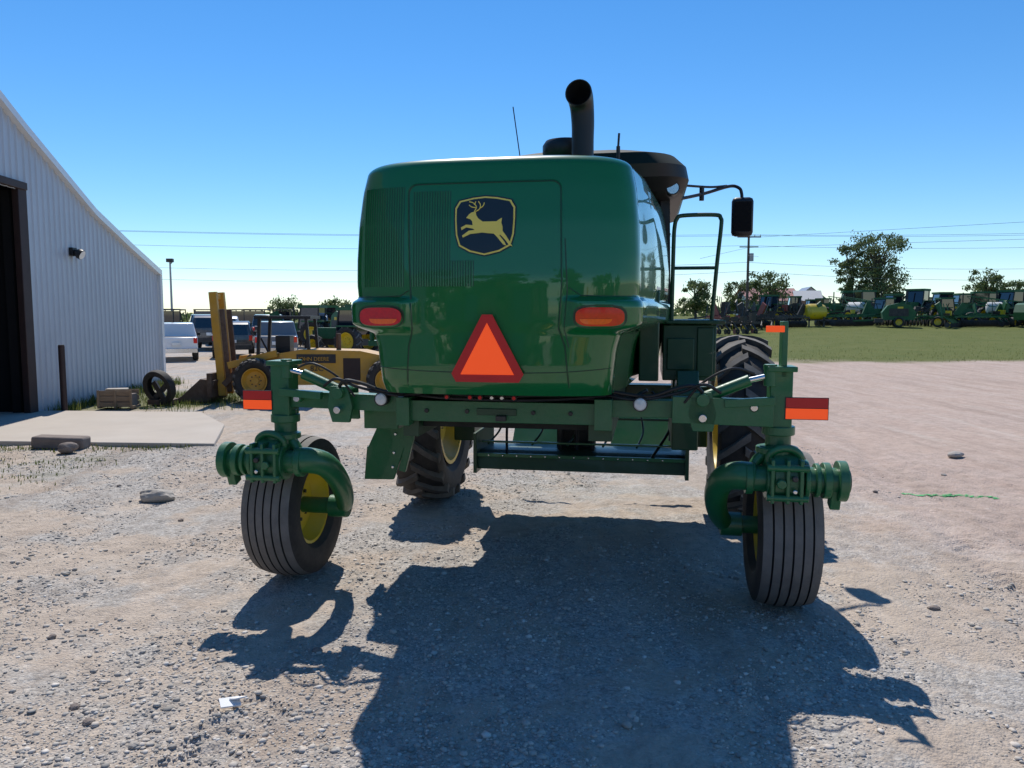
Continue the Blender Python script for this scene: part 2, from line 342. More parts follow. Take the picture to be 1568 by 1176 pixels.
# ------------------------------------------------------------------ windrower
W=empty('self_propelled_windrower',(-.13,4.2,0),-math.radians(10))
wT=[(1.35,.665),(1.60,.69),(1.69,.715),(1.72,.79),(1.745,.83),(1.84,.835),(1.87,.825),(1.89,.808),(1.96,.815),(2.11,.815),(2.3,.805),(2.49,.785),(2.6,.765),(2.7,.75)]
bT=[(1.35,.06),(1.41,.012),(1.5,-.005),(1.7,0),(2.0,.0),(2.3,.02),(2.5,.045),(2.7,.08)]
def itp(T,z):
    return float(np.interp(z,[a for a,_ in T],[b for _,b in T]))
def prot(x,z):
    return -.05*ss(abs(x),.40,.49)*ss(z,1.685,1.735)*(1-ss(z,1.865,1.895))
def RY(x,z):
    w=itp(wT,z); t=min(abs(x)/w,.9999)
    return itp(bT,z)+.26*(1-(1-t**5)**.25)+.025*t*t+prot(x,z)
def hood():
    b=MB()
    ts=list(np.linspace(0,.93,46)); 
    for a in np.linspace(.05,1,16)[1:]:
        yy=1-(1-.93**5)**.25; q=yy+(1-yy)*a; ts.append((1-(1-min(q,1))**4)**.2)
    ts=sorted(set([min(t,.99999) for t in ts]))
    tl=[-t for t in ts[::-1] if t>0]+ts
    levels=[(z,0) for z in np.concatenate([np.arange(1.35,1.66,.03),np.arange(1.67,1.92,.009),np.arange(1.93,2.59,.03)])]
    r=.060
    for k in range(0,13):
        bb_=k/12*math.pi/2; levels.append((2.60+r*math.sin(bb_),r*(1-math.cos(bb_))))
    rows=[]
    YF=[.45,.7,1.0,1.3,1.6,1.95]
    for z,ins in levels:
        w=itp(wT,z); row=[]
        sc=(w-ins)/w
        side=[(w*(1+.11*(y-.285)/.9)-ins,y,z) for y in YF]
        for p in side[::-1]: row.append((-p[0],p[1],p[2]))
        for t in tl:
            x=t*w; row.append((x*sc,RY(x,z)+ins,z-.018*t**4*ss(z,2.4,2.66)))
        for p in side: row.append((p[0]+.03*ss(p[1],.3,.7),p[1],p[2]-.018*ss(z,2.4,2.66)))
        rows.append(row)
    n=len(rows[0]); vs=[p for r_ in rows for p in r_]; fs=[]
    for j in range(len(rows)-1):
        for i in range(n-1): fs.append((j*n+i,j*n+i+1,(j+1)*n+i+1,(j+1)*n+i))
    b.add(vs,fs,'green')
    b.add([p for p in rows[-1]],[tuple(range(n))],'green')
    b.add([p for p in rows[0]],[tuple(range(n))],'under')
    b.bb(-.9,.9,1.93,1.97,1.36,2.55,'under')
    return b.make('hood',W,sharp=50)
hood()
def decal(b,poly,off,mt,back=.012):
    n=len(poly)
    f=[(x,RY(x,z)-off,z) for x,z in poly]; k=[(x,RY(x,z)+back,z) for x,z in poly]
    b.add(f+k,[tuple(range(n))]+[(i,i+n,(i+1)%n+n,(i+1)%n) for i in range(n)],mt)
def strip(b,pts,w,off,mt,sub=.03):
    P=[]
    for (x0,z0),(x1,z1) in zip(pts[:-1],pts[1:]):
        k=max(1,int(math.hypot(x1-x0,z1-z0)/sub))
        for i in range(k): P.append((x0+(x1-x0)*i/k,z0+(z1-z0)*i/k))
    P.append(pts[-1])
    b.tube([(x,RY(x,z)-off,z) for x,z in P],w,mt,seg=6,smooth=False)
def arc(cx,cz,r,a0,a1,n=6): return [(cx+r*math.cos(math.radians(a0+(a1-a0)*i/n)),cz+r*math.sin(math.radians(a0+(a1-a0)*i/n))) for i in range(n+1)]
b=MB()
g1=[(-.47,1.40),(-.455,1.62),(-.43,1.72),(-.44,1.95)]+[(-.455,2.44)]+arc(-.405,2.46,.05,180,90)+[(.33,2.51)]+arc(.34,2.46,.05,90,0)+[(.40,1.95),(.385,1.72),(.42,1.62),(.44,1.40)]
strip(b,g1,.0042,.0,'greend'); strip(b,[(x*1.012,z+.006) for x,z in g1],.003,-.0005,'green')
strip(b,[(.415,2.2),(.43,1.93),(.415,1.72),(.44,1.62)],.0035,0,'greend')
strip(b,[(-.655,1.50),(-.4,1.485),(0,1.475),(.4,1.485),(.66,1.505)],.003,0,'greend')
strip(b,[(-.79,1.895),(-.6,1.895),(-.5,1.90),(-.45,1.93)],.003,0,'greend'); strip(b,[(.79,1.895),(.6,1.895),(.5,1.90),(.44,1.94)],.003,0,'greend')
b.make('panel_seams',W)
b=MB()
x=-.725
while x<-.08:
    if not (-.475<x<-.435):
        lo,hi=1.95,(2.50 if x<-.45 else 2.47)
        if x>-.22: hi=2.09
        strip(b,[(x,lo),(x,hi)],.0036,.0,'green',.06); strip(b,[(x+.0074,lo),(x+.0074,hi)],.0018,.0,'greend',.06)
    x+=.0148
b.make('grille_ribs',W)
def shield(sc):
    P=[(-1,.62),(-.86,.86),(-.4,.96),(0,1),(.4,.96),(.86,.86),(1,.62),(1,.2),(.97,-.3),(.86,-.68),(.5,-.88),(0,-1),(-.5,-.88),(-.86,-.68),(-.97,-.3),(-1,.2)]
    return [(-.02+p[0]*.172*sc,2.275+p[1]*.165*sc) for p in P]
b=MB(); decal(b,shield(1.0),.004,'blackdecal'); decal(b,shield(.96),.006,'yellowdeer'); decal(b,shield(.905),.008,'blackdecal')
def dm(p): return (-.02+p[0]*.00365,2.275+(p[1]+1)*.00365)
body=[(-28,11),(-24,16),(-20,19),(-14,20),(-13,15),(-10,10),(-3,5),(8,5),(18,5),(22,8),(26,10),(25,3),(27,-3),(27,-9),(33,-17),(38,-25),(42,-32),(37,-30),(31,-22),(24,-15),(22,-15),(30,-25),(33,-31),(28,-29),(19,-18),(14,-13),(4,-12),(-4,-11),(-12,-12),(-22,-13),(-33,-18),(-34,-15),(-24,-8),(-15,-7),(-18,-5),(-28,-3),(-35,-7),(-36,-3),(-28,1),(-18,0),(-19,6),(-22,9)]
decal(b,[dm(p) for p in body],.010,'yellowdeer')
for ln in ([(-16,20),(-13,27),(-18,33),(-24,35)],[(-14,26),(-20,27),(-24,30)],[(-14,20),(-8,24),(-7,30),(-10,35)],[(-8,25),(-3,28),(-1,33)],[(-16,30),(-14,35)]):
    b.tube([(dm(p)[0],RY(*dm(p))-.009,dm(p)[1]) for p in ln],.0028,'yellowdeer',seg=6)
b.make('deer_emblem',W,smooth=False)
b=MB()
outer=[(-.028,1.797),(.028,1.797),(.20,1.475),(.175,1.43),(-.175,1.43),(-.20,1.475)]
b.prism([(x,z) for x,z in outer],'xz',-.032,-.026,'red')
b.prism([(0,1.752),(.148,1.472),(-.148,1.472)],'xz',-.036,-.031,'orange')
b.bb(-.05,.05,-.034,-.02,1.437,1.455,'red'); b.bb(-.04,.04,-.026,.05,1.5,1.6,'blackm')
b.make('slow_vehicle_triangle',W,smooth=False)
for sx in (-1,1):
    b=MB()
    def sup(hw,hh,cx=.607,cz=1.785,n=20,e=.5):
        o=[]
        for i in range(n*2):
            a=math.pi*i/n; c,s_=math.cos(a),math.sin(a)
            o.append((sx*cx+hw*math.copysign(abs(c)**e,c),cz+hh*math.copysign(abs(s_)**.75,s_)))
        return o
    decal(b,sup(.142,.062),.004,'greend'); decal(b,sup(.128,.050),.012,'redlens')
    decal(b,[(x,max(1.745,min(z,1.773))) for x,z in sup(.085,.04,.607-.02)],.016,'orlens')
    b.make('tail_lamp',W,bevel=.004)
b=MB()
pth=[(.43,.9,2.6),(.43,.9,2.9),(.43,.9,3.00),(.425,.89,3.09),(.418,.85,3.145),(.41,.79,3.165)]
b.tube(pth,[.07,.07,.072,.075,.080,.084],'black',seg=28,caps=False)
b.tube([(p[0],p[1]+.001,p[2]) for p in pth],[.06,.06,.062,.066,.070,.076],'matte_black',seg=28,caps=False)
d_=Vector((-.1,-1,.12)).normalized(); c_=Vector((.41,.79,3.165))
b.lathe([(-.004,.076),(.003,.078),(.003,.083),(-.004,.084)],c_,d_,28,'blackm')
b.cyl(c_-d_*.14,c_-d_*.13,.062,'matte_black')
b.cyl((.43,.9,2.62),(.43,.9,2.70),.095,'blackm',seg=24)
b.make('exhaust_stack',W)
b=MB(); b.cyl((.29,1.15,2.6),(.29,1.15,2.88),.10,'blackm',seg=24); b.lathe([(0,.001),(0,.13),(.03,.15),(.08,.15),(.11,.13),(.12,.08),(.12,.001)],(.29,1.15,2.84),(0,0,1),28,'black'); b.make('air_intake',W)
b=MB(); b.tube([(-.22,2.5,3.0),(-.3,2.5,3.55)],.005,'black',6,smooth=False); b.cyl((-.22,2.5,3.0),(-.22,2.5,3.1),.018,'black'); b.cyl((.63,1.5,2.6),(.63,1.5,2.98),.014,'blackm'); b.cyl((.63,1.5,2.98),(.635,1.5,3.07),.008,'blackm'); b.make('antennas',W)
cx=.34
def ring(z,hw,y0,y1,cr,n=6):
    o=[]
    for (sx_,sy,a0) in ((1,-1,-90),(1,1,0),(-1,1,90),(-1,-1,180)):
        X0=cx+sx_*(hw-cr); Y0=(y0+cr) if sy<0 else (y1-cr)
        for i in range(n+1):
            a=math.radians(a0+90*i/n); o.append((X0+cr*math.cos(a),Y0+cr*math.sin(a),z))
    return o
def loft(b,rings,mts,cap=True):
    n=len(rings[0])
    for j in range(len(rings)-1):
        b.add(rings[j]+rings[j+1],[(i,(i+1)%n,(i+1)%n+n,i+n) for i in range(n)],mts[j])
    if cap: b.add(rings[0],[tuple(range(n))[::-1]],mts[0]); b.add(rings[-1],[tuple(range(n))],mts[-1])
b=MB()
loft(b,[ring(1.45,.60,2.0,3.5,.1),ring(1.8,.66,2.0,3.6,.1),ring(2.75,.64,2.0,3.5,.1)],['greend','glass'])
for sx_ in (-1,1):
    for yy in (2.02,3.45): b.beam((cx+sx_*.66,yy,1.5),(cx+sx_*.63,yy,2.75),.07,.07,'black')
b.make('cab',W)
b=MB()
loft(b,[ring(2.66,.66,1.95,3.7,.15),ring(2.70,.76,1.75,3.85,.2),ring(2.79,.80,1.65,3.95,.22),ring(2.88,.78,1.62,3.95,.25),ring(2.97,.70,1.66,3.9,.3)],['black','black','black','greenr'],False)
loft(b,[ring(2.97,.70,1.66,3.9,.3),ring(3.02,.52,1.8,3.75,.3),ring(3.035,.34,1.95,3.6,.3)],['greenr','greenr'],True)
b.make('cab_roof',W,sharp=60)
b=MB()
b.cyl((1.02,1.85,2.72),(1.02,1.75,2.72),.05,'black'); b.cyl((1.02,1.749,2.72),(1.02,1.745,2.72),.042,'chrome')
b.tube([(1.10,2.3,2.72),(1.3,2.6,2.80),(1.52,2.8,2.885),(1.60,2.8,2.87),(1.625,2.8,2.82),(1.63,2.8,2.72)],.014,'black')
b.tube([(1.12,2.4,2.84),(1.35,2.65,2.86),(1.5,2.8,2.89)],.010,'black')
b.cyl((1.28,2.58,2.74),(1.28,2.58,2.86),.02,'black')
b.make('mirror_arm',W)
b=MB(); b.bb(1.545,1.725,2.76,2.84,2.46,2.79,'black'); b.make('mirror_housing',W,bevel=.035)
b=MB(); b.bb(1.565,1.705,2.755,2.758,2.50,2.75,'matte_black'); b.make('mirror_back',W)
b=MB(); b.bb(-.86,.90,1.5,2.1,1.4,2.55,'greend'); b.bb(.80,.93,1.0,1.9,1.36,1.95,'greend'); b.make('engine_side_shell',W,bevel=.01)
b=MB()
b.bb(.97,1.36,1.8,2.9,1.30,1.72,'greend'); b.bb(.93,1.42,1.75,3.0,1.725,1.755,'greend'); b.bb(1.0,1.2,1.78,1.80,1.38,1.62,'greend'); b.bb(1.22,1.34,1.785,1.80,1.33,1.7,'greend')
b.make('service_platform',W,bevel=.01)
b=MB()
b.tube([(1.03,1.8,1.72),(1.035,1.8,2.3),(1.04,1.8,2.44),(1.055,1.8,2.5),(1.10,1.8,2.525),(1.33,1.8,2.525),(1.37,1.8,2.50),(1.375,1.8,2.44),(1.35,1.8,2.15),(1.32,1.8,1.72)],.0155,'greend',seg=10)
b.tube([(1.035,1.8,2.14),(1.35,1.8,2.14)],.013,'greend',smooth=False)
b.tube([(1.00,2.6,1.72),(1.00,2.6,2.4),(1.03,2.6,2.46)],.015,'greend')
b.make('handrail',W)
b=MB()
b.bb(-1.2,-.88,1.65,2.2,1.55,1.6,'greenf')
for y in (1.45,1.95): b.tube([(-1.20,y,1.58),(-1.20,y,2.45)],.018,'greenf',smooth=False)
for z in (2.05,2.45): b.tube([(-1.20,1.45,z),(-1.20,1.95,z)],.018,'greenf',smooth=False)
b.tube([(-1.20,1.45,2.45),(-.85,1.45,2.45)],.018,'greenf',smooth=False); b.tube([(-1.20,1.45,2.05),(-.85,1.45,2.05)],.018,'greenf',smooth=False)
b.bb(-1.22,-.85,1.42,1.65,1.56,1.60,'greenf')
b.make('left_walkway',W)
b=MB()
b.bb(-.59,.63,.34,.46,1.155,1.28,'greenf')
b.bb(-.63,-.55,.30,.50,1.13,1.30,'greenf'); b.bb(.56,.66,.30,.50,1.13,1.31,'greenf')
b.beam((-.6,.42,1.25),(-1.36,.42,1.27),.10,.10,'greenf'); b.beam((.6,.42,1.25),(1.55,.42,1.26),.10,.10,'greenf')
b.beam((1.0,.33,1.26),(1.55,.33,1.25),.06,.15,'greenf')
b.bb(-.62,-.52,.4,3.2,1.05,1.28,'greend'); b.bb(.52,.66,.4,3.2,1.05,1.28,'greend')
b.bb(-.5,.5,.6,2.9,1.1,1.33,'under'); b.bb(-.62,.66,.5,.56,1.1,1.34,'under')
b.beam((-.63,.7,1.28),(-.63,.7,1.4),.1,.1,'greend')
b.bb(-.14,.10,.33,.335,1.20,1.24,'greend'); b.bb(-.02,.04,.30,.34,1.17,1.20,'blackm')
for x in (-.45,-.2,.2,.42): b.cyl((x,.339,1.22),(x,.325,1.22),.014,'blackm',seg=6)
b.make('rear_axle_frame',W,bevel=.008)
KL,KR=-1.41,1.585
b=MB()
for K,sx in ((KL,-1),(KR,1)):
    xi=K-sx*.42
    b.prism([(xi-.05,1.14),(xi+.06,1.14),(xi+.08,1.24),(xi+.05,1.36),(xi-.06,1.36),(xi-.08,1.24)],'xz',.30,.33,'greenf')
    b.prism([(xi-.05,1.14),(xi+.06,1.14),(xi+.05,1.34),(xi-.05,1.34)],'xz',.46,.49,'greenf')
    b.cyl((xi,.26,1.32),(xi,.5,1.32),.035,'greenf'); b.cyl((xi,.25,1.22),(xi,.52,1.22),.022,'chrome')
    b.cyl((xi+sx*.02,.36,1.33),(K-sx*.16,.36,1.43),.033,'greenf'); b.cyl((K-sx*.2,.36,1.42),(K-sx*.02,.36,1.465),.016,'chrome')
    b.cyl((K-sx*.05,.36,1.40),(K-sx*.05,.36,1.52),.035,'greenf')
    b.tube([(xi,.3,1.36),(xi-sx*.05,.28,1.40),(xi-sx*.15,.3,1.38),(xi-sx*.3,.33,1.33),(xi-sx*.5,.36,1.35)],.011,'black')
    b.tube([(xi+sx*.1,.3,1.36),(xi,.26,1.41),(xi-sx*.12,.3,1.36),(xi-sx*.35,.33,1.31),(xi-sx*.55,.36,1.33)],.009,'black')
    b.tube([(xi+sx*.28,.33,1.47),(xi+sx*.15,.27,1.50),(xi,.28,1.42),(xi-sx*.1,.3,1.30)],.007,'black')
    b.cyl((K-sx*.14,.34,1.28),(K-sx*.14,.30,1.28),.028,'greenf'); b.cyl((K-sx*.14,.30,1.28),(K-sx*.14,.294,1.28),.02,'chrome')
    b.beam((K-sx*.3,.31,1.30),(K-sx*.03,.31,1.32),.04,.045,'greenf')
b.tube([(-.55,.45,1.33),(-.3,.30,1.325),(0,.28,1.32),(.3,.30,1.33),(.7,.4,1.30),(.86,.4,1.36)],.012,'black')
b.tube([(-.62,.42,1.31),(-.3,.28,1.305),(.1,.27,1.30),(.4,.3,1.31),(.75,.4,1.33)],.009,'black')
for x in (-.16,-.10,-.03,.03,.10,-.3): b.cyl((x,.30,1.315),(x,.24,1.315),.016,'blackm'); b.cyl((x,.24,1.315),(x,.235,1.315),.011,'chrome' if abs(x)<.09 else 'red')
b.make('steering_hydraulics',W,bevel=.004)
for x in (-.73,.82):
    b=MB(); b.cyl((x,.38,1.285),(x,.31,1.285),.042,'black'); b.lathe([(0,.036),(.008,.03),(.012,.001)],(x,.31,1.285),(0,-1,0),20,'whitelens'); b.make('work_lamp',W)
for x0,x1,z0,z1 in ((1.615,1.845,1.219,1.336),(-1.647,-1.45,1.205,1.32)):
    b=MB(); zm=(z0+z1)/2
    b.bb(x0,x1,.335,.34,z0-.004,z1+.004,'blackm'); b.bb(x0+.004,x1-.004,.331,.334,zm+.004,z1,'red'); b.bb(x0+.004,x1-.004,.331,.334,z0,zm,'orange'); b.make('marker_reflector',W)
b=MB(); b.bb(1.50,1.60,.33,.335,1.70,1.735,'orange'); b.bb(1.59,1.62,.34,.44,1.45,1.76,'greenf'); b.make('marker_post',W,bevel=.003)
def ribtire(b,c,R,w):
    h=w/2; prof=[];mts=[]
    prof+= [(-h*.62,R*.52),(-h*.95,R*.60),(-h*1.03,R*.72),(-h*1.0,R*.86),(-h*.93,R*.925)]
    mts+=['rubber']*5
    nr=6; span=2*h*.93; rib=span/nr
    x=-h*.93
    rad=lambda t: R*(.985-.05*(abs(t)/(h*.93))**2.4)
    for i in range(nr):
        a0=x+rib*.10 if i>0 else x; a1=x+rib*.90 if i<nr-1 else x+rib
        prof.append((a0,rad(a0)));mts.append('tread')
        prof.append(((a0+a1)/2,rad((a0+a1)/2)));mts.append('tread')
        prof.append((a1,rad(a1)))
        if i<nr-1:
            mts.append('groove'); prof.append((a1+.001,rad(a1)-.016));mts.append('groove'); prof.append((x+rib*1.10-.001,rad(a1)-.016)); mts.append('groove')
        else: mts.append('rubber')
        x+=rib
    prof+=[(h*.93,R*.925),(h*1.0,R*.86),(h*1.03,R*.72),(h*.95,R*.60),(h*.62,R*.52)]
    mts+=['rubber']*5
    b.lathe(prof,c,(1,0,0),72,mts)
def rim(b,c,r,w,mt='yellow'):
    for side in (-1,1):
        b.lathe([(-w/2,r*1.04),(-w/2,r*.96),(-w*.36,r*.92),(-w*.1,r*.75),(-w*.08,r*.3),(-w*.2,r*.27),(-w*.2,.001)],c,(side,0,0),32,mt)
    for i in range(8):
        a=2*math.pi*i/8
        for sd in (-1,1): b.cyl((c[0]+sd*w*.08,c[1]+r*.42*math.cos(a),c[2]+r*.42*math.sin(a)),(c[0]+sd*w*.14,c[1]+r*.42*math.cos(a),c[2]+r*.42*math.sin(a)),.014,'blackm',seg=6)
for K,sx,wo in ((KL,-1,.12),(KR,1,.10)):
    A=MB(); wx_=K+sx*wo; wc=(wx_,.80,.485)
    ribtire(A,wc,.49,.35); rim(A,wc,.49*.52,.25)
    A.make('caster_wheel',W,sharp=30)
    A=MB()
    A.bb(K-.05,K+.07,.34,.48,1.14,1.50,'greenf'); A.cyl((K+.01,.41,1.0),(K+.01,.41,1.2),.07,'greenf'); A.cyl((K+.01,.41,1.12),(K+.01,.41,1.17),.09,'greenf')
    A.bb(K-.07,K+.09,.32,.50,1.48,1.51,'greenf')
    A.cyl((K,.38,.80),(K,.38,1.06),.095,'greenf',seg=28); A.cyl((K,.38,1.02),(K,.38,1.055),.115,'greenf',seg=28)
    y=.30; z=.885
    A.cyl((K-sx*.18,y,z),(K+sx*.345,y,z),.072,'greenf',seg=28)
    A.prism([(y-.10,z-.075),(y-.115,z),(y-.085,z+.10),(y-.02,z+.15),(y+.08,z+.15),(y+.08,z-.1)],'yz',K-.035 if sx>0 else K-.11,K+.11 if sx>0 else K+.035,'greenf')
    for t,r_,w_ in ((-.16,.09,.04),(-.06,.112,.025),(.14,.112,.025),(.20,.094,.025),(.25,.100,.04),(.33,.112,.05)):
        A.cyl((K+sx*(t-w_/2),y,z),(K+sx*(t+w_/2),y,z),r_,'greenf',seg=28)
    A.cyl((K+sx*.355,y,z),(K+sx*.372,y,z),.068,'greend',seg=28); A.cyl((K+sx*.372,y,z),(K+sx*.382,y,z),.03,'blackm',seg=6)
    A.beam((K+sx*.30,y-.02,z-.03),(K+sx*.30,y+.02,z-.15),.055,.07,'greenf')
    for t in (-.05,.03,.10): A.bb(K+sx*t-.010,K+sx*t+.010,y-.14,y-.06,z-.11,z+.13,'greenf')
    A.cyl((K-sx*.08,y-.125,z+.085),(K+sx*.14,y-.125,z+.085),.02,'greenf'); A.cyl((K-sx*.08,y-.125,z-.08),(K+sx*.14,y-.125,z-.08),.018,'greenf')
    A.cyl((K-.005,y-.128,z),(K-.005,y-.155,z),.028,'greenf',seg=6); A.cyl((K+sx*.065,y-.128,z+.03),(K+sx*.065,y-.15,z+.03),.018,'blackm',seg=6); A.cyl((K+sx*.065,y-.128,z-.04),(K+sx*.065,y-.15,z-.04),.014,'chrome',seg=6)
    A.tube([(K-sx*.06,y-.02,z+.09),(K-sx*.05,y-.03,z+.145),(K-sx*.0,y-.035,z+.175),(K+sx*.06,y-.035,z+.175),(K+sx*.105,y-.03,z+.14),(K+sx*.11,y-.02,z+.08)],.022,'greenf',seg=12)
    A.tube([(K-sx*.14,y+.03,z+.05),(K-sx*.10,y+.04,z+.11),(K-sx*.03,y+.06,z+.15)],.03,'greenf',seg=12)
    A.tube([(K-sx*.13,.30,.89),(K-sx*.21,.31,.895),(K-sx*.285,.37,.86),(K-sx*.315,.48,.76),(K-sx*.30,.62,.63),(K-sx*.26,.74,.53),(K-sx*.22,.80,.49)],[.082,.080,.076,.070,.064,.058,.056],'greenf',seg=20)
    A.cyl((K-sx*.26,.80,.485),(K-sx*.13,.80,.485),.075,'greenf',seg=24); A.cyl((K-sx*.14,.80,.485),(K+sx*.1,.80,.485),.055,'greenf',seg=20)
    A.cyl((K-sx*.275,.80,.485),(K-sx*.26,.80,.485),.045,'greend',seg=6)
    A.make('caster_arm',W,bevel=.006)
def lugtire(b,c,R,w,seg=48,n=20,mt='lug',rimmat='yellow',rr=.55,lug=True):
    h=w/2
    b.lathe([(-h*.55,R*rr),(-h*.9,R*.66),(-h*1.0,R*.80),(-h*.9,R*.90),(-h*.5,R*.945),(0,R*.955),(h*.5,R*.945),(h*.9,R*.90),(h*1.0,R*.80),(h*.9,R*.66),(h*.55,R*rr)],c,(1,0,0),seg,'rubber')
    rim(b,c,R*rr,w*.8,rimmat)
    if not lug: return
    for s_ in (-1,1):
        for i in range(n):
            a0=2*math.pi*(i+(.5 if s_>0 else 0))/n
            vs=[]
            for k in range(5):
                t=k/4; ax=s_*(-.02+t*(h*1.02+.02)); an=a0+ .26*t**1.1; rt=R*(1.0-.055*t**3); rb=rt-R*.07-.02*t
                dw=.034/R*(1-.15*t)
                for (r_,dd) in ((rb,-dw*1.3),(rt,-dw),(rt,dw),(rb,dw*1.3)):
                    vs.append((c[0]+ax,c[1]+r_*math.cos(an+dd),c[2]+r_*math.sin(an+dd)))
            fs=[]
            for k in range(4):
                for q in range(4): fs.append((k*4+q,k*4+(q+1)%4,(k+1)*4+(q+1)%4,(k+1)*4+q))
            fs+=[(0,1,2,3),(16,17,18,19)]
            b.add(vs,fs,mt)
for x in (-1.20,1.68):
    b=MB(); lugtire(b,(x,3.15,.80),.81,.46); b.make('drive_wheel',W,sharp=30)
b=MB()
b.bb(-1.0,1.45,3.05,3.25,.95,1.15,'greend'); b.bb(-.95,-.75,2.95,3.35,.6,1.15,'greend'); b.bb(1.22,1.40,2.95,3.35,.6,1.15,'greend')
b.beam((1.15,1.6,1.3),(1.12,2.6,.8),.16,.2,'greend')
b.bb(1.05,1.25,1.9,2.3,.75,1.3,'greend')
b.make('front_axle',W,bevel=.01)
b=MB()
b.prism([(-.94,1.09),(-.76,1.10),(-.72,1.04),(-.86,.66),(-1.07,.655),(-1.05,.86)],'xz',.9,.93,'greenf'); b.bb(-.95,-.72,.6,1.3,1.06,1.2,'greenf')
b.bb(-1.06,-1.03,.93,1.15,.66,.88,'greenf'); b.beam((-.72,.92,1.02),(-.80,.92,.72),.04,.05,'greenf')
for z in (.75,.85,.98): b.cyl((-.86+.1*(z-.75),.9,z),(-.86+.1*(z-.75),.885,z),.012,'chrome',seg=6)
b.make('tool_bracket',W,bevel=.004)
b=MB()
b.prism([(2.2,.49),(2.22,.62),(2.30,.64),(3.0,.58),(3.0,.46)],'yz',-.56,1.18,'greend')
b.bb(-.56,1.18,2.17,2.195,.60,.63,'greenf'); b.bb(-.54,1.16,2.30,2.33,.70,.715,'greenf'); b.bb(-.50,1.12,2.5,2.53,.89,.905,'greend')
b.bb(-.58,-.55,2.15,2.9,.46,.80,'greend'); b.bb(1.17,1.20,2.15,2.9,.46,.80,'greend')
b.add([(-.50,3.6,.48),(.02,3.5,.48),(.0,3.75,.80),(-.46,3.75,.84)],[(0,1,2,3)],'greenl')
b.add([(.5,3.5,.48),(1.15,3.6,.48),(1.1,3.75,.84),(.58,3.75,.80)],[(0,1,2,3)],'greenl')
b.bb(.06,.40,2.75,2.95,.6,.9,'blackm')
for x in (-.48,-.1,.2,.5,.78,1.08): b.tube([(x,2.3,.69),(x+.05,2.6,.78),(x+.02,2.85,.92)],.009,'greend')
for x in (.12,.26,.4): b.cyl((x,2.5,.62),(x,2.5,.9),.018,'blackm')
for x in (-.3,.9): b.tube([(x,2.2,.62),(x*1.2,2.6,.9),(x,2.9,1.1)],.012,'black')
for x in np.arange(-.45,1.1,.12): b.cyl((x,2.175,.615),(x,2.16,.615),.008,'chrome',seg=6)
b.make('windrow_forming_shield',W,bevel=.003)
# ------------------------------------------------------------------ metal shed (left)
BS=empty('metal_shed')
def wx(y): return -8.62-.066*(y-14)
rake=[(-7,2.9),(5.8,8.4),(8,7.75),(11,6.5),(12.8,5.62),(13.8,5.12),(16.3,3.98),(18,3.42),(19.7,2.9)]
rz=lambda y: float(np.interp(y,[a for a,_ in rake],[c for _,c in rake]))
b=MB()
prof=[(0,0),(.09,0),(.11,.022),(.15,.022),(.17,0)]
def wallpart(ya,yb,zb):
    cols=[];y=ya
    while y<yb:
        for dy,off in prof:
            if y+dy<yb: cols.append((y+dy,off))
        y+=.19
    cols.append((yb,0)); vs=[]
    for (yy,off) in cols: vs+= [(wx(yy)+off,yy,zb),(wx(yy)+off,yy,rz(yy)-.03)]
    b.add(vs,[(2*i,2*i+2,2*i+3,2*i+1) for i in range(len(cols)-1)],'siding')
wallpart(-7,6.5,0); wallpart(6.5,13.75,3.95); wallpart(13.75,19.7,0)
b.make('corrugated_wall',BS,smooth=False)
b=MB()
for (y0,z0),(y1,z1) in zip(rake[:-1],rake[1:]):
    b.add([(wx(y0)+.12,y0,z0),(wx(y1)+.12,y1,z1),(-30,y1,z1),(-30,y0,z0)],[(0,1,2,3)],'roofm')
    b.add([(wx(y0)+.12,y0,z0-.14),(wx(y1)+.12,y1,z1-.14),(wx(y1)+.12,y1,z1),(wx(y0)+.12,y0,z0)],[(0,1,2,3)],'white')
    b.add([(wx(y0)+.12,y0,z0-.14),(wx(y1)+.12,y1,z1-.14),(wx(y1),y1,z1-.14),(wx(y0),y0,z0-.14)],[(0,1,2,3)],'white')
b.make('roof',BS,smooth=False)
b=MB()
b.bb(-30,wx(19.7),19.66,19.70,0,2.88,'siding'); b.bb(-30,wx(-7),-7,-6.96,0,2.88,'siding'); b.bb(-30,-29.95,-7,19.7,0,2.88,'siding')
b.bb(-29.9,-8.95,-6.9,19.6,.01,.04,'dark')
b.bb(-14,-13.9,-6.9,19.6,0.04,4.5,'dark')  # inner floor and partition carry the indoor shade in their colour
b.make('outer_walls',BS,smooth=False)
b=MB()
b.bb(wx(13.8)-.06,wx(13.8)+.06,13.56,13.80,0,3.98,'brown'); b.beam((wx(6.4)+.03,6.4,4.03),(wx(13.8)+.03,13.8,4.03),.1,.13,'brown')
b.bb(wx(13.8)-.30,wx(13.8)-.14,13.62,13.70,0,3.95,'dark'); b.bb(wx(13.8)-5,wx(13.8)-.10,13.74,13.78,0,4.3,'dark')  # near-black panels: doorway shade put into the colour
for i in range(5): b.bb(wx(13.8)-.9-i*.9,wx(13.8)-.85-i*.9,13.6,13.73,0,4.2,'rust')
b.make('door_frame',BS,bevel=.01)
b=MB()
ly=15.35; b.box((wx(ly)+.05,ly,3.02),(.08,.14,.16),'black'); b.lathe([(0,.04),(.10,.10),(.16,.10),(.17,.001)],(wx(ly)+.08,ly,3.03),(1,0,-.5),16,'black')
b.lathe([(.171,.09),(.175,.001)],(wx(ly)+.08,ly,3.03),(1,0,-.5),16,'whitelens')
b.make('wall_lamp',BS)
b=MB(); b.bb(wx(19.7)+.02,wx(19.7)+.1,19.62,19.74,0,2.78,'white'); b.make('corner_trim',BS)
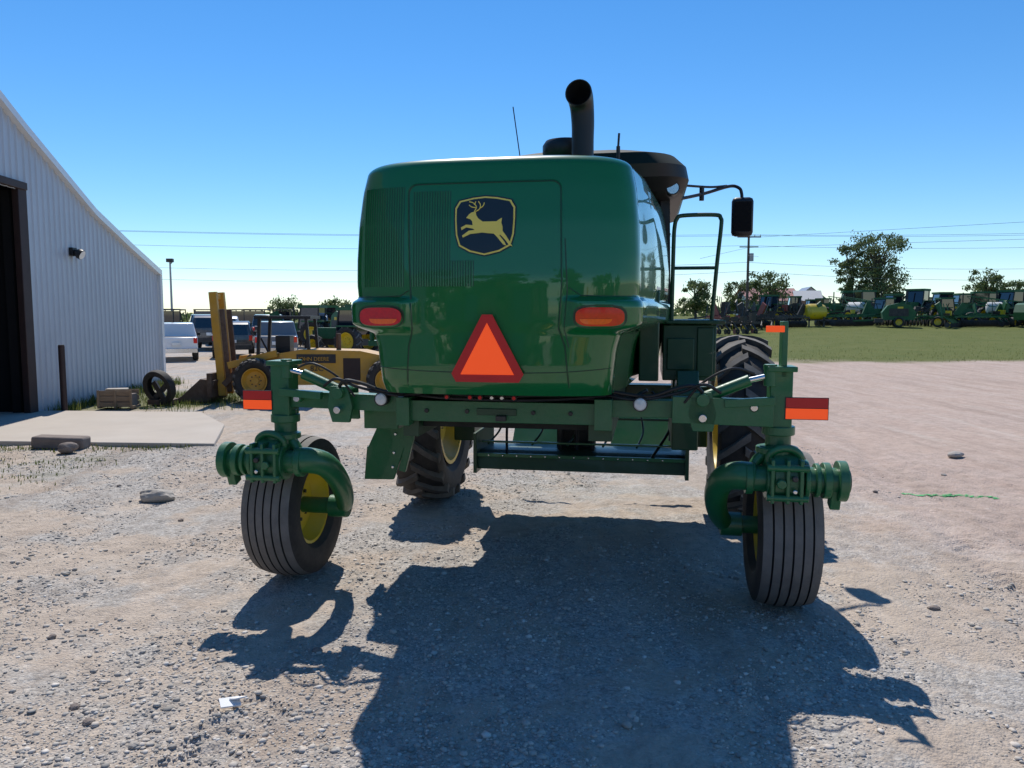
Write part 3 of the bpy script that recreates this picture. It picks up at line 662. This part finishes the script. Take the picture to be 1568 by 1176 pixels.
b=MB(); b.prism([(-13,10.75),(-7.0,10.55),(-4.05,10.35),(-4.6,12.2),(-5.6,13.75),(-8.4,13.95),(-8.60,13.9),(-13,13.9)],'xy',-.2,.045,'concrete'); b.make('concrete_apron',None,bevel=.01)
b=MB(); b.cyl((-8.2,14.0,0),(-8.2,14.0,1.22),.055,'brown'); b.cyl((-8.2,14.0,1.22),(-8.2,14.0,1.24),.05,'brown'); b.make('steel_bollard')
b=MB(); b.box((-6.1,10.3,.07),(.68,.25,.17),'block',(0,.04,.05)); b.make('concrete_block',None,bevel=.03)
b=MB()
for k in range(3): b.bb(-7.92,-7.28,14.6,14.62,.03+.11*k,.12+.11*k,'crate'); b.bb(-7.92,-7.28,14.93,14.95,.03+.11*k,.12+.11*k,'crate')
for xx in (-7.92,-7.60,-7.30): b.bb(xx,xx+.05,14.585,14.60,.0,.35,'crate'); b.bb(xx,xx+.05,14.62,14.93,.0,.05,'crate')
b.bb(-7.90,-7.30,14.63,14.92,.05,.27,'block'); b.make('wooden_crate',None,bevel=.005)
b=MB(); b.box((-8.0,15.5,.16),(.4,.3,.28),'cinder',(0,.0,.3)); b.make('concrete_block',None,bevel=.02)
b=MB(); b.lathe([(-.06,.24),(-.08,.3),(-.07,.345),(0,.36),(.07,.345),(.08,.3),(.06,.24)],(-7.0,15.2,.35),(.35,1,.25),32,'rubber'); b.beam((-7.2,15.3,.05),(-6.8,15.3,.5),.06,.1,'blackm'); b.beam((-6.9,15.25,.05),(-7.15,15.3,.45),.05,.1,'blackm'); b.bb(-7.25,-6.75,15.2,15.5,.0,.1,'rust'); b.make('scrap_tire')
b=MB(); b.box((-1.3,3.4,.018),(.09,.07,.006),'paper',(.15,.1,.5)); b.box((-1.27,3.42,.028),(.06,.05,.005),'paper',(-.3,.2,.9)); b.make('paper_scrap')
vs=[];fs=[]
for i in range(170):
    t=random.random(); x=4.0+.85*t; y=7.74-.18*t+random.gauss(0,.022); s=random.uniform(.004,.014); o=len(vs); z=gz(x,y)+.006
    vs+=[(x-s*1.8,y,z),(x,y-s,z),(x+s*1.8,y,z),(x,y+s,z)]; fs.append((o,o+1,o+2,o+3))
rawmesh('spray_paint_marking',vs,fs,'gmark')
# ------------------------------------------------------------------ yellow mast loader
def loader(name,T0,rz0,label=True):
    e=empty(name,T0,rz0)
    b=MB(); y0=15.6;y1=16.6
    for yy in (y0+.25,y1-.35):
        b.beam((-5.98,yy,.12),(-6.12,yy,2.25),.10,.16,'yellowc'); b.beam((-5.84,yy,.2),(-5.95,yy,1.9),.05,.10,'rust')
    for z in (.5,1.3,2.15): b.beam((-6.0-.06*z,y0+.25,z),(-6.0-.06*z,y1-.35,z),.08,.1,'yellowc')
    b.beam((-6.08,y0+.6,.2),(-6.16,y0+.6,1.7),.06,.06,'blackm')
    b.make('mast',e,bevel=.01)
    b=MB(); b.prism([(-6.15,.08),(-6.05,.45),(-6.35,.48),(-6.75,.12),(-7.0,.02),(-6.2,.0)],'xz',y0,y1,'rust'); b.bb(-6.2,-6.1,y0-.05,y1+.05,.1,.6,'rust'); b.make('fork_carriage',e,bevel=.01)
    b=MB()
    b.prism([(-4.75,.35),(-4.75,1.0),(-4.3,1.08),(-3.1,1.05),(-2.4,.9),(-2.4,.35)],'xz',y0+.1,y1-.1,'yellowc')
    b.prism([(-5.75,.5),(-5.6,.95),(-4.7,1.0),(-4.7,.45)],'xz',y0+.2,y1-.2,'yellowc')
    b.bb(-4.4,-3.6,y0+.085,y0+.1,.8,.98,'blackm'); b.beam((-5.8,y0+.1,.75),(-4.8,y0+.1,1.0),.08,.14,'yellowc')
    b.beam((-5.9,y0+.1,.35),(-5.3,y0+.1,.95),.07,.12,'rust'); b.cyl((-5.5,y0+.05,.8),(-4.7,y0+.05,.65),.04,'chrome'); b.bb(-3.45,-3.1,y0+.09,y0+.1,.45,.9,'brown')
    b.bb(-4.9,-4.6,y0+.35,y1-.35,1.0,1.35,'black'); b.cyl((-3.6,y0+.4,1.05),(-3.6,y0+.4,1.4),.05,'rust')
    b.make('body',e,bevel=.03)
    b=MB()
    for x,xx in ((-5.2,-5.15),(-4.15,-4.2)):
        for yy in (y0+.15,y1-.15): b.beam((x,yy,.95),(xx,yy,1.72),.06,.06,'black')
    b.bb(-5.25,-4.1,y0+.1,y1-.1,1.70,1.76,'black'); b.tube([(-5.1,y0+.5,1.0),(-5.25,y0+.5,1.3)],.02,'black',smooth=False)
    b.make('roll_cage',e)
    for x in (-5.2,-2.5):
        for yy in (y0-.02,y1+.02):
            b=MB(); lugtire(b,(0,0,0),.46,.3,32,16,rimmat='yellowc'); b.make('wheel',e,loc=(x,yy,.45),rot=(0,0,math.radians(90)))
    if label:
        for tx,sz,lx,lz in (('82C',.16,-4.12,.64),('JOHN DEERE',.11,-4.36,.85)):
            t=D.curves.new('label','FONT'); t.body=tx; t.size=sz; t.extrude=.002; t.materials.append(M['blackm' if sz>.12 else 'yellowc']); o=D.objects.new('side_label',t); scene.collection.objects.link(o); o.parent=e; o.rotation_euler=(math.radians(90),0,0); o.location=(lx,y0+.07,lz)
loader('mast_forklift',(0,0,0),0)
loader('mast_forklift',(6.5,-27,0),0,False)  # unseen behind the camera, added to show in the hood reflection
# ------------------------------------------------------------------ vehicles
def suv(name,loc,rz,paint,pickup=False,sc=1):
    e=empty(name,loc,rz); e.scale=(sc,sc,sc); b=MB(); w=.92
    if pickup: prof=[(-2.8,.55),(-2.8,1.12),(-.9,1.12),(-.7,1.75),(.4,1.78),(1.1,1.15),(2.5,1.02),(2.65,.55)]
    else: prof=[(-2.4,.5),(-2.42,1.05),(-2.25,1.62),(-2.0,1.76),(.3,1.76),(1.1,1.15),(2.3,1.02),(2.45,.5)]
    n=len(prof)
    row=lambda x:[(x*(1-(.16 if z>1.3 else 0)),y,z) for y,z in prof]
    b.add(row(-w)+row(w),[tuple(range(n))[::-1],tuple(range(n,2*n))]+[(i,(i+1)%n,(i+1)%n+n,i+n) for i in range(n)],paint)
    b.make('body',e,bevel=.06)
    b=MB(); yr=-2.8 if pickup else -2.4
    if pickup:
        b.add([(-.62,-.80,1.2),(.62,-.80,1.2),(.58,-.69,1.68),(-.58,-.69,1.68)],[(0,1,2,3)],'glass'); b.bb(-.75,.75,-2.7,-1.0,1.10,1.125,'blackm')
    else: b.add([(-.70,-2.41,1.12),(.70,-2.41,1.12),(.62,-2.29,1.60),(-.62,-2.29,1.60)],[(0,1,2,3)],'glass')
    for sx in (-1,1):
        b.add([(sx*.935,-1.9 if not pickup else -.75,1.18),(sx*.935,.9,1.18),(sx*.80,.25,1.66),(sx*.80,-1.8 if not pickup else -.6,1.66)],[(0,1,2,3)],'glass')
    b.make('windows',e,smooth=False)
    b=MB(); b.bb(-.9,.9,yr-.09,yr+.1,.42,.62,'chrome' if pickup else 'blackm'); b.bb(-.18,.18,yr-.10,yr-.02,.75,.9,'whitelens')
    for sx in (-1,1): b.bb(sx*.90,sx*.74,yr-.035,yr+.1,.85,1.1,'redlens'); b.box((sx*1.02,.75,1.2),(.16,.1,.16),'black')
    b.make('bumper_and_lamps',e,bevel=.01)
    for sx in (-1,1):
        for yy in (-1.55,1.55):
            b=MB(); b.lathe([(-.12,.22),(-.13,.33),(-.09,.38),(.09,.38),(.13,.33),(.12,.22)],(sx*.82,yy,.38),(1,0,0),28,'rubber'); b.cyl((sx*.72,yy,.38),(sx*.93,yy,.38),.22,'chrome'); b.make('wheel',e)
for nm,x,y,r,p,pk,sc in (('parked_pickup',-13.5,31.0,23,'white',True,.82),('parked_suv',-11.9,33,18,'darkcar',False,.85),('parked_pickup',-9.6,31.5,16,'greycar',True,.85),('parked_suv',-15.5,40,18,'darkcar',False,1),('parked_pickup',-19.5,49,24,'darkcar',True,1),('parked_suv',-17.2,46,22,'white',False,.95),('parked_suv',-9.6,47,10,'darkcar',False,1),('parked_pickup',-14.2,45,18,'darkcar',True,1),('parked_suv',-12.3,48,14,'greycar',False,1),('parked_pickup',-7.4,43,-20,'greycar',True,1)):
    suv(nm,(x,y,0),math.radians(r),p,pk,sc)
def gator(loc,rz,s=1):
    b=MB()
    b.prism([(-1.4,.45),(-1.4,.95),(-.4,.95),(-.35,.6),(.5,.6),(.6,.95),(1.4,.8),(1.45,.45)],'yz',-.7,.7,'greenb')
    for x in (-.68,.68):
        b.tube([(x,-.4,.9),(x,-.35,1.85),(x,.45,1.88),(x,.8,.95)],.035,'black',smooth=False)
    b.bb(-.72,.72,-.45,.5,1.86,1.93,'black'); b.bb(-.66,.66,-.40,-.37,1.0,1.8,'glass'); b.bb(-.6,.6,-.3,.2,.6,1.1,'black')
    for x in (-.65,.65):
        for y in (-.95,.95): b.lathe([(-.13,.15),(-.13,.28),(-.08,.32),(.08,.32),(.13,.28),(.13,.15)],(x,y,.32),(1,0,0),18,'rubber'); b.cyl((x-.1,y,.32),(x+.1,y,.32),.16,'yellow',seg=14)
    b.make('utility_vehicle',None,bevel=.01,loc=loc,rot=(0,0,rz),sc=s)
for x,y in ((-25.5,58),(-23,58),(-20.2,58),(-17.6,60),(-28,59),(-15,61),(-12.5,60),(-21.5,64),(-24.2,54),(-18.5,56)): gator((x,y,0),random.uniform(-.4,.4),1.12)
def tractor(loc,rz,paint='greenb',s=1):
    b=MB()
    b.bb(-.35,.35,.1,2.2,.95,1.55,paint); b.prism([(.1,1.55),(2.15,1.5),(2.25,.95),(.1,.95)],'yz',-.38,.38,paint)
    b.bb(-.36,.36,2.2,2.28,1.0,1.4,'black'); b.bb(-.3,.3,-1.1,2.1,.6,.95,'blackm')
    b.prism([(-1.0,1.2),(-1.05,2.5),(.1,2.5),(.3,1.2)],'yz',-.7,.7,'glass'); 
    for x in (-.7,.7):
        for y0,y1 in ((-1.0,-1.05),(.3,.1)): b.beam((x,y0,1.2),(x,y1,2.5),.08,.08,'black')
    b.bb(-.8,.8,-1.15,.25,2.5,2.68,paint); b.cyl((.3,.9,1.5),(.3,.9,2.6),.05,'black',seg=10)
    for x in (-.95,.95):
        b.bb(x-.28,x+.28,-1.4,-.1,1.62,1.7,paint)
        lugtire(b,(x,-.7,.85),.85,.5,24,12); lugtire(b,(x*.9,1.75,.6),.6,.38,20,10)
    b.make('farm_tractor',None,loc=loc,rot=(0,0,rz),sc=s)
def PXY(px,y): return ((px-784)/1178*y,y)
def onland(px,y): x,_=PXY(px,y); return (x,y,gz(x,y)-.02)
for px_,y,rz_,s in ((1290,80,1.3,1.1),(1328,76,-1.5,1.1),(1360,92,1.7,1.1),(1398,76,2.3,1.15),(1432,80,1.5,1.05),(1462,90,1.5,1.1),(1488,76,1.2,1.05),(1512,84,-1.3,1.1),(1538,74,1.9,1.1),(1566,78,1.5,1.1),(1600,78,.4,1.1),(1236,112,1.6,1),(1262,104,-1.2,1),(1310,104,1.5,1),(1418,104,-1.4,1.05),(1346,68,1.9,.85),(1450,68,-1.7,.85)):
    tractor(onland(px_,y),rz_,s=s)
for px_,y,rz_,s in ((535,33,1.1,.78),(470,42,1.5,.85),(545,50,2.6,.9),(500,56,.4,.9)): tractor((*PXY(px_,y),0),rz_,s=s)
for x,y,r in ((-5,-12,.5),(-1.2,-14,.2),(-9,-16,.6),(9,-18,1.2),(-13,-22,.1)): tractor((x,y,0),r)  # tractors out of view, put in to darken the hood reflections
def planter(loc,rz,L=6,c1='greenb',c2='black',c3='yellow',h=1.3):
    b=MB()
    b.bb(-L/2,L/2,-.08,.08,.75,.9,c1); b.bb(-L/2,L/2,.7,.82,.8,.9,c1); b.beam((0,.8,.8),(0,3.0,.5),.15,.15,c1)
    n=int(L/.75)
    for i in range(n):
        x=-L/2+.35+i*.75; hh=h*random.uniform(.8,1.15)
        b.prism([(x-.14,.95),(x+.14,.95),(x+.19,hh),(x-.19,hh)],'xz',-.5,-.1,c3 if i%5==1 else c2); b.beam((x,-.1,.85),(x,-.8,.35),.08,.1,c1)
        b.lathe([(-.03,.05),(-.03,.2),(.03,.2),(.03,.05)],(x,-.75,.22),(1,.1,0),14,'rubber'); b.cyl((x-.02,-.35,.22),(x+.02,-.35,.22),.2,c3 if i%2 else 'blackm',seg=12)
        if i%2==0: b.beam((x,0,.9),(x+.4,.3,h+.7),.05,.05,c1)
    for x in (-L*.3,L*.3): lugtire(b,(x,.4,.45),.45,.28,18,10,lug=False)
    b.make('row_planter',None,loc=loc,rot=(0,0,rz))
def disc(loc,rz,L=5,c='greenb'):
    b=MB()
    for y in (-1.2,0,1.2): b.bb(-L/2,L/2,y-.06,y+.06,.75,.87,c)
    for x in (-L*.4,-L*.13,L*.13,L*.4): b.bb(x-.05,x+.05,-1.4,1.4,.88,.98,c)
    b.beam((-.4,1.3,.8),(0,3.4,.5),.12,.12,c); b.beam((.4,1.3,.8),(0,3.4,.5),.12,.12,c)
    for s_,y in ((1,-.9),(-1,.9)):
        for i in range(int(L/.25)):
            x=-L/2+.12+i*.25; b.lathe([(0,.001),(.03,.15),(.06,.28),(.05,.28),(0.0,.001)],(x,y+s_*.18*(abs(x)/L),.28),(1,.25*s_,0),12,'blackm')
    b.beam((-L*.5,0,.9),(-L*.62,0,1.9),.1,.5,c); b.beam((L*.5,0,.9),(L*.6,0,1.8),.1,.5,c)
    for x in (-.8,.8): lugtire(b,(x,.1,.4),.4,.25,18,10,lug=False)
    b.make('disc_harrow',None,loc=loc,rot=(0,0,rz))
def baler(loc,rz,c='greenb'):
    b=MB()
    b.prism([(-1.3,.6),(-1.45,1.2),(-1.0,1.8),(-.2,1.95),(.6,1.75),(1.0,1.2),(.9,.6)],'yz',-.75,.75,c)
    for sx in (-1,1): b.bb(sx*.76,sx*.80,-.9,.5,.9,1.5,'blackm'); b.bb(sx*.80,sx*.82,-.5,-.1,1.5,1.65,'yellow')
    b.bb(-.77,.77,.9,1.5,.4,.7,'blackm'); b.beam((0,1.2,.6),(0,3.2,.5),.12,.12,c)
    for x in (-1.0,1.0): lugtire(b,(x,-.2,.42),.42,.35,20,10,lug=False)
    b.make('round_baler',None,loc=loc,rot=(0,0,rz))
def sprayer(loc,rz):
    b=MB(); b.lathe([(-.8,.001),(-.8,.35),(-.7,.5),(.7,.5),(.8,.35),(.8,.001)],(0,0,1.35),(0,1,0),20,'wall')
    b.bb(-.5,.5,-1.4,1.4,.7,.85,'greenb'); b.beam((0,1.4,.75),(0,3.0,.5),.12,.12,'greenb')
    for s_ in (-1,1):
        for z in (1.2,1.9): b.beam((s_*.6,-1.5,z),(s_*1.0,2.2,z+.5),.06,.06,'greenb')
        for k in range(5): b.beam((s_*(.6+.08*k),-1.5+.74*k,1.2+.1*k),(s_*(.68+.08*k),-.76+.74*k,2.0+.1*k),.04,.04,'greenb')
        lugtire(b,(s_*.95,0,.6),.6,.28,20,12,lug=False)
    b.make('boom_sprayer',None,loc=loc,rot=(0,0,rz))
P_=planter
P_(onland(1118,56),.3,5,'blackm','black','redp',1.4); P_(onland(1150,60),-.5,5,'blackm','black','yellow',1.5); disc(onland(1182,62),.3,5,'blackm'); P_(onland(1105,68),1.2,5,'blackm','black','redp',1.8)
P_(onland(1205,74),.8,5,'blackm','black','redp',1.5); disc(onland(1140,72),1.0,5,'blackm'); tractor(onland(1172,80),2.2,'greenb',.95); disc(onland(1128,64),2,5,'redp'); tractor(onland(1208,92),1.4)
disc(onland(1290,64),.5,5); P_(onland(1330,66),-.3,5,'greenb','black','yellow',1.2); baler(onland(1368,62),1.2); disc(onland(1398,64),-.4,6); P_(onland(1448,62),.9,5,'greenb','blackm','yellow',1.2)
disc(onland(1482,63),.2,5); disc(onland(1510,66),1.4,5); P_(onland(1545,64),.5,6,'greend','black','yellow',1.3); baler(onland(1572,62),-.8); disc(onland(1590,66),.2,6)
P_(onland(1228,84),.2,6,'blackm','black','yellow',1.6); disc(onland(1272,74),1.1,5,'greenb'); sprayer(onland(1308,70),.5); P_(onland(1425,72),-.7,6,'greend','blackm','yellow',1.4); sprayer(onland(1522,70),1.2)
disc((-11,44,0),.3,4); baler((-8.2,39,0),.5)
b=MB(); b.lathe([(-.85,.001),(-.85,.4),(-.75,.6),(-.5,.66),(.5,.66),(.75,.6),(.85,.4),(.85,.001)],(0,0,1.2),(1,.3,0),28,'yellow'); 
for x in (-.6,.6):
    for y in (-.5,.5): b.beam((x,y,0),(x,y,.8),.1,.1,'blackm')
b.bb(-.85,.85,-.55,.55,.5,.58,'blackm'); b.bb(-.5,-.2,-.7,-.68,.9,1.3,'blackm'); b.make('liquid_tank',None,loc=onland(1245,63))
def house(name,loc,rz,w,d,h,rh,wallm,roofm):
    e=empty(name,loc,rz); b=MB(); b.bb(-w/2,w/2,-d/2,d/2,0,h,wallm)
    b.prism([(-d/2,h),(d/2,h),(0,h+rh-.05)],'yz',-w/2+.01,w/2-.01,wallm); b.make('walls',e,smooth=False)
    b=MB(); 
    for s_ in (-1,1): b.add([(-w/2-.4,s_*(d/2+.4),h-.4*rh/(d/2)+.05),(w/2+.4,s_*(d/2+.4),h-.4*rh/(d/2)+.05),(w/2+.4,0,h+rh+.05),(-w/2-.4,0,h+rh+.05)],[(0,1,2,3)],roofm)
    b.make('roof',e,smooth=False)
    b=MB()
    for x in np.arange(-w/2+1.2,w/2-1,2.4): b.bb(x-.45,x+.45,-d/2-.03,-d/2+.01,1.0,2.1,'glass')
    b.bb(-.1,.9,-d/2-.04,-d/2+.01,0,2.1,'brown'); b.make('windows',e,smooth=False)
house('farm_house',(46,140,1.1),.1,9.5,7,3.2,2.1,'wall','pink'); house('white_barn',(57,150,1.1),1.4,8,6,3.4,2.4,'wall','bluer'); house('brick_house',(52.5,138,1.1),-.2,4,5,3.2,1.6,'pink','wall')
# ------------------------------------------------------------------ poles and wires
PW=empty('power_line')
def pole(x,y,h,arm=1.2):
    b=MB(); b.cyl((x,y,0),(x,y,h),.16,'wood',r1=.11,seg=12)
    b.bb(x-arm,x+arm,y-.2,y-.08,h-.5,h-.38,'wood'); b.bb(x-arm*.8,x+arm*.8,y-.2,y-.08,h-1.5,h-1.4,'wood')
    for k in (-arm,-arm*.5,arm*.5,arm): b.cyl((x+k*.95,y-.14,h-.38),(x+k*.95,y-.14,h-.2),.05,'whitelens',seg=8)
    b.cyl((x+.3,y-.1,h-2.9),(x+.3,y-.1,h-2.1),.22,'roofm',seg=14); b.make('pole',PW)
PX=[(-75,74,11.2),(24.3,80,10.1),(92,78,11.8)]
for p in PX: pole(*p)
b=MB()
for (x0,y0,h0),(x1,y1,h1) in zip(PX[:-1],PX[1:]):
    for oy,dh,dx in ((-.14,-.2,-1.1),(-.14,-.3,1.1),(.0,-1.3,0),(.1,-3.0,0),(.1,-3.9,0)):
        pts=[]
        for i in range(25):
            t=i/24; pts.append((x0+dx+(x1-x0)*t,y0+oy+(y1-y0)*t,h0+dh+(h1-h0)*t-1.3*4*t*(1-t)*(.6+.25*abs(dh))/1.2))
        b.tube(pts,.014,'wire',seg=5,smooth=False)
b.tube([(24.3,80,9.6),(60,60,10.0),(110,50,12)],.014,'wire',seg=5); b.tube([(24.3,80,8.6),(60,58,8.0),(110,45,8.5)],.014,'wire',seg=5)
b.tube([(24.3,80,7.8),(19,60,6.2)],.012,'wire',seg=5); b.tube([(24.3,80,8.6),(15,62,6.2)],.012,'wire',seg=5)
b.make('wires',PW)
b=MB(); x,y=-24.2,55; b.cyl((x,y,0),(x,y,5.5),.09,'roofm',r1=.06,seg=12); b.bb(x-.22,x+.22,y-.15,y+.15,5.45,5.70,'blackm'); b.beam((x,y,5.3),(x+.2,y,5.5),.06,.06,'blackm'); b.make('street_lamp',None,bevel=.01)
# ------------------------------------------------------------------ trees
def tree(loc,H,Wd,nclump,nleaf,seed,leaf=.2,trunk=.25,name='tree',low=.22):
    r=random.Random(seed); e=empty(name,loc); b=MB()
    b.tube([(0,0,-.3),(r.uniform(-.2,.2),0,H*.3),(r.uniform(-.4,.4),0,H*.6),(r.uniform(-.3,.3),0,H*.85)],[trunk,trunk*.8,trunk*.5,trunk*.15],'bark',seg=8)
    cl=[]
    for i in range(nclump):
        a=r.uniform(0,6.28); t=r.random(); z=H*(low+(1-low-.05)*t); rad=Wd/2*(1-.55*abs(t-.55)**1.5)*math.sqrt(r.random())*r.uniform(.75,1.1)
        c=Vector((rad*math.cos(a),rad*math.sin(a),z)); cl.append((c,Wd*r.uniform(.05,.12)))
        b.tube([(0,0,z*.6),(c.x*.5,c.y*.5,z*.85),tuple(c)],[trunk*.3,trunk*.15,.02],'bark',seg=5)
    b.make('trunk',e)
    vs=[];fs=[]
    for c,cr in cl:
        for k in range(nleaf):
            d=Vector((r.gauss(0,1),r.gauss(0,1),r.gauss(0,.75)))*cr*.7
            p=c+d; s=leaf*r.uniform(.5,1.2)
            R_=Euler((r.uniform(0,6),r.uniform(0,6),r.uniform(0,6))).to_matrix()
            o=len(vs)
            for q in ((-1,-.2,0),(0,-.6,.1),(1,.1,0),(.1,.7,.15)): vs.append(tuple(p+R_@(Vector(q)*s)))
            fs.append((o,o+1,o+2,o+3))
    rawmesh('crown',vs,fs,'leaf',e)
h1=1.1
tree((54.5,116,h1),12.6,8.8,85,80,1,.19,.4); tree((52.0,119,h1),11.8,5,50,75,2,.19)
tree((59.5,122,h1),7.2,4.0,30,70,3,.2); tree((29.5,124,h1),5.9,6,45,80,4,.2); tree((42.5,128,h1),7.6,6.5,44,80,5,.2); tree((38.5,131,h1),6.4,6,40,70,6,.2)
tree((73.5,120,h1),7.6,5.5,46,80,7,.2); tree((79,122,h1),5.8,4,34,70,8,.2); tree((84,125,h1),6,5,36,70,9,.2)
tree((-34,150,0),4.5,7,30,60,10,.25); tree((-44,150,0),4.6,8,30,60,11,.25); tree((-22,160,0),4.6,8,30,60,12,.25)
for i,(x,y) in enumerate(((-16,-38),(-6,-42),(6,-40),(15,-44),(-26,-40),(25,-38))): tree((x,y,0),9+2*math.sin(i*2.1),9,40,60,30+i,.4,low=.08)  # unseen trees behind the camera, added as a skyline for the hood to mirror
vs=[];fs=[]
for i in range(7000):
    x=random.uniform(-150,200); h=1.0+1.1*vnoise(np.array([x*.12+40]),np.array([3.3]))[0]
    p=Vector((x,random.gauss(190,3),gz(x,190)+random.random()**.8*h*1.1)); s=random.uniform(.3,.7); R_=Euler((random.uniform(0,6),random.uniform(0,6),0)).to_matrix(); o=len(vs)
    for q in ((-1,-.3,0),(0,-.7,.1),(1,.1,0),(.1,.7,.15)): vs.append(tuple(p+R_@(Vector(q)*s)))
    fs.append((o,o+1,o+2,o+3))
rawmesh('distant_treeline',vs,fs,'leaf')
vs=[];fs=[]
def tuft(x,y,n,h,sp):
    z0=gz(x,y)
    for k in range(n):
        a=random.uniform(0,6.28); px=x+random.gauss(0,sp); py=y+random.gauss(0,sp); hh=h*random.uniform(.4,1.1); l=random.uniform(.1,.5)*hh; w=.006+.02*hh*.3
        dx,dy=math.cos(a),math.sin(a); o=len(vs)
        vs.extend([(px-dy*w,py+dx*w,z0-.01),(px+dy*w,py-dx*w,z0-.01),(px+dx*l*.5+dy*w*.6,py+dy*l*.5-dx*w*.6,z0+hh*.65),(px+dx*l*.5-dy*w*.6,py+dy*l*.5+dx*w*.6,z0+hh*.65),(px+dx*l,py+dy*l,z0+hh)])
        fs.extend([(o,o+1,o+2,o+3),(o+3,o+2,o+4)])
for i in range(110): yy=random.uniform(14,20); tuft(wx(yy)+.1+abs(random.gauss(0,.2)),yy,14,.22,.1)
for i in range(170): tuft(random.gauss(-6.9,.9),random.gauss(16.3,.9),12,.13,.15)
for i in range(60): x=random.uniform(-8.5,-4.3); tuft(x,10.25+random.gauss(0,.10),8,.06,.08)
for i in range(70): tuft(random.uniform(-7,-4.9),random.gauss(9.2,.7),8,.04,.12)
for i in range(900):
    y=29.5+ (random.random()**1.6)*45; x=random.uniform(9,.75*y+3); tuft(x,y,6,.05+.06*random.random(),.5)
rawmesh('grass',vs,fs,'grassb')
# ------------------------------------------------------------------ light & camera
sd=Vector((-.18,1,1.43)).normalized(); el=math.asin(sd.z); az=math.atan2(sd.x,sd.y)
w=D.worlds.new('World'); scene.world=w; w.use_nodes=True; nt=w.node_tree
sky=nt.nodes.new('ShaderNodeTexSky'); sky.sky_type='NISHITA'; sky.sun_disc=False; sky.sun_elevation=el; sky.sun_rotation=az; sky.altitude=300; sky.air_density=1.0; sky.dust_density=.0; sky.ozone_density=6.0
hs=nt.nodes.new('ShaderNodeHueSaturation'); hs.inputs['Saturation'].default_value=1.22; hs.inputs['Value'].default_value=1.06
bg=nt.nodes['Background']; bg.inputs[1].default_value=.132; nt.links.new(sky.outputs[0],hs.inputs['Color']); nt.links.new(hs.outputs[0],bg.inputs[0])
l=D.lights.new('sun','SUN'); l.energy=4.6; l.angle=math.radians(.53); l.color=(1,.955,.89); lo=D.objects.new('sun',l); scene.collection.objects.link(lo); lo.rotation_euler=sd.to_track_quat('Z','Y').to_euler()
cam=D.cameras.new('camera'); co=D.objects.new('camera',cam); scene.collection.objects.link(co); scene.camera=co
cam.sensor_width=36; cam.lens=27.05; cam.clip_end=6000; cam.clip_start=.05
co.location=(0,0,1.8); co.rotation_euler=(math.radians(90-5.2),0,0)
scene.view_settings.view_transform='Standard'; scene.view_settings.look='None'; scene.view_settings.exposure=0
